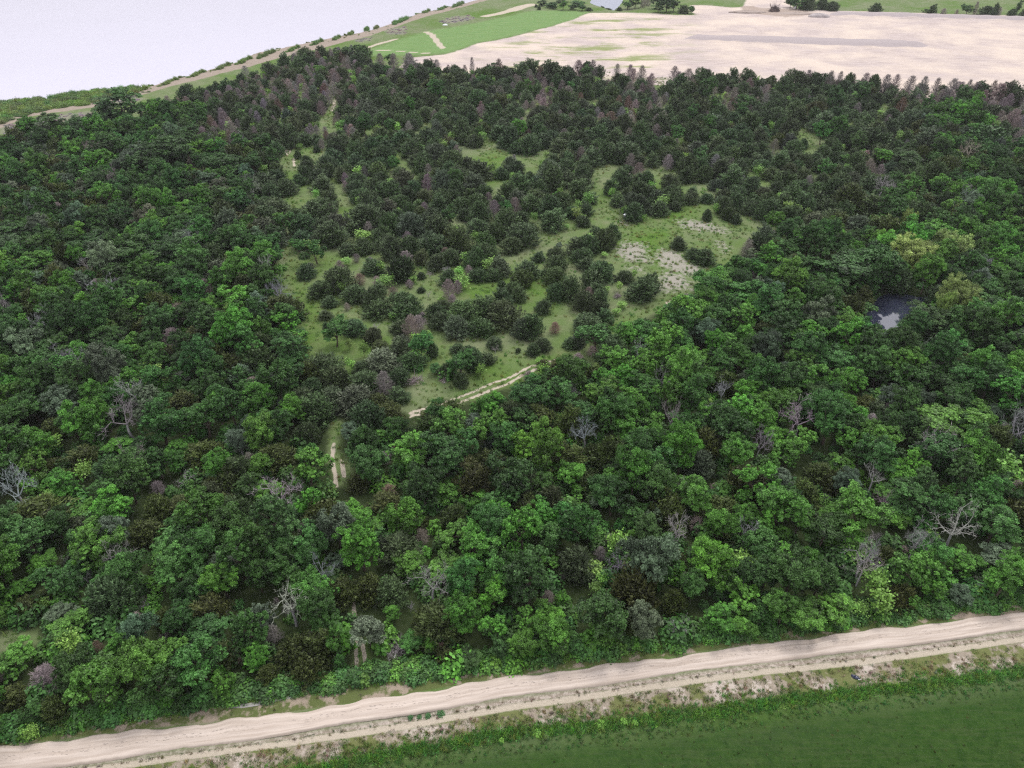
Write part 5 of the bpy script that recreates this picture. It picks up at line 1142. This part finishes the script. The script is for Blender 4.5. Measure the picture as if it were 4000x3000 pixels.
x, y = gnd(3340, 2644); t = empty('plastic_bundle', (x, y, ground_z(x, y)), -.55); tag(t, 'shiny dark blue plastic bundle lying on the dry slope below the dirt road', 'bundle')
mb = MB(); V_ = []; nu, nv = 14, 7
for i in range(nu):
    for j in range(nv):
        a = 2 * math.pi * i / nu; e = (j / (nv - 1)) * math.pi / 2
        r = math.cos(e) ** .7; px_ = .36 * r * math.cos(a); py_ = .20 * r * math.sin(a)
        px_ *= 1 + .12 * math.sin(3 * a); z = .20 * math.sin(e) * (1 + .12 * math.sin(5 * a + e * 3)) + .02 * math.cos(7 * a)
        if a < .5 or a > 5.8: px_ *= 1.25
        V_.append((px_, py_, max(z, -.02)))
mb.add(V_, [(i * nv + j, ((i + 1) % nu) * nv + j, ((i + 1) % nu) * nv + j + 1, i * nv + j + 1) for i in range(nu) for j in range(nv - 1)]); mb.obj('sheet', [M_blue], t)
mb = MB(); mb.tube([(.30, -.12, .03), (.42, -.02, .05), (.50, .02, .02)], [.05, .035, .02], 6, .5, 0, True); mb.obj('knot', [M_white], t)

x, y = gnd(3105, 36); f = y * cp + H * sp_; q = 1 / (FPX / f)
t = empty('white_drum', (x, y, ground_z(x, y) + .2), .2); tag(t, 'small white drum standing against the far dark trees', 'drum')
mb = MB(); mb.tube([(0, 0, 0), (0, 0, .05), (0, 0, .5), (0, 0, 1.1), (0, 0, 1.15)], [.50, .55, .52, .55, .50], 14, .5, 0, True); mb.obj('barrel', [M_white], t)
mb = MB(); mb.tube([(0, 0, 1.15), (0, 0, 1.22)], [.16, .16], 8, .5, 0, True); mb.obj('cap', [M_white], t)
# heap of uprooted brush and soil at the foot of the bare slope
x, y = gnd(3024, 46); t = empty('brush_heap', (x, y, ground_z(x, y)), .1); tag(t, 'dark heap of uprooted brush with one stem sticking up at the bare slope', 'brush heap')
mb = MB(); V_ = []; nu, nv = 22, 8
for i in range(nu):
    for j in range(nv):
        a = 2 * math.pi * i / nu; e = (j / (nv - 1)) * math.pi / 2; b1 = 1 + .18 * math.sin(3 * a + j) + .1 * math.sin(7 * a)
        V_.append((2.6 * math.cos(a) * math.cos(e) * b1, 1.5 * math.sin(a) * math.cos(e) * b1, 2.2 * math.sin(e) * (1 + .1 * math.sin(5 * a)) - .1))
mb.add(V_, [(i * nv + j, ((i + 1) % nu) * nv + j, ((i + 1) % nu) * nv + j + 1, i * nv + j + 1) for i in range(nu) for j in range(nv - 1)]); mb.obj('soil_mound', [M_soil], t)
o = link(bpy.data.objects.new('branches', PROTO['F'][0][0]), t); o.scale = (1.4, 1.6, 3.2); o.location = (0, 0, .3); o['tint'] = (.12, .10, .10)
mb = MB(); mb.tube([(-1.6, 0, 1.2), (-2.3, .2, 2.8), (-2.9, .2, 4.0)], [.22, .14, .05], 6); mb.obj('stem', [M_bark], t)
# three banks of loose earth by the slope
for i, (px, py, wd, ht, lb) in enumerate(((2920, 50, 9, 1.2, 'low brown earth bank before the bare slope'), (3120, 55, 11, 1.0, 'brown earth bank below the white drum'), (3195, 66, 5, 1.8, 'grey rounded heap of earth at the head of the long grey bank'))):
    x, y = gnd(px, py); t = empty('earth_heap', (x, y, ground_z(x, y) - .2), -.05); tag(t, lb, 'earth heap', 'heaps of earth by the bare slope')
    mb = MB(); V_ = []; nu, nv = 28, 7
    for a_ in range(nu):
        for j in range(nv):
            a = 2 * math.pi * a_ / nu; e = (j / (nv - 1)) * math.pi / 2; b1 = 1 + .12 * math.sin(3 * a + i) + .08 * math.sin(8 * a + j) + rnd.uniform(-.05, .05)
            V_.append((wd * math.cos(a) * math.cos(e) * b1, 2.2 * math.sin(a) * math.cos(e) * b1, ht * math.sin(e) ** .8 * (1 + .1 * math.sin(6 * a))))
    mb.add(V_, [(a_ * nv + j, ((a_ + 1) % nu) * nv + j, ((a_ + 1) % nu) * nv + j + 1, a_ * nv + j + 1) for a_ in range(nu) for j in range(nv - 1)])
    mb.obj('soil', [solid('loose_earth', (.36, .30, .27) if i != 2 else (.40, .36, .36), .95, .1, 1.5, .2)], t, True)

# ---------------------------------------------------------------- haze: one closed box of even, thin air round the camera and the land
hm_, nt, b = new_mat('thin_air'); nt.nodes.remove(b)
try: hm_.cycles.homogeneous_volume = True
except Exception: pass
pv = N(nt, 'ShaderNodeVolumePrincipled'); pv.inputs['Color'].default_value = (.93, .93, 1.0, 1); pv.inputs['Density'].default_value = HAZE; pv.inputs['Anisotropy'].default_value = 0.2
nt.links.new(pv.outputs[0], nt.nodes['Material Output'].inputs['Volume'])
mb = MB(); mb.box((0, 3900, 29.5), (8000, 8400, 69), 0); o = mb.obj('haze', [hm_]); tag(o, 'thin summer haze', kind='stuff')
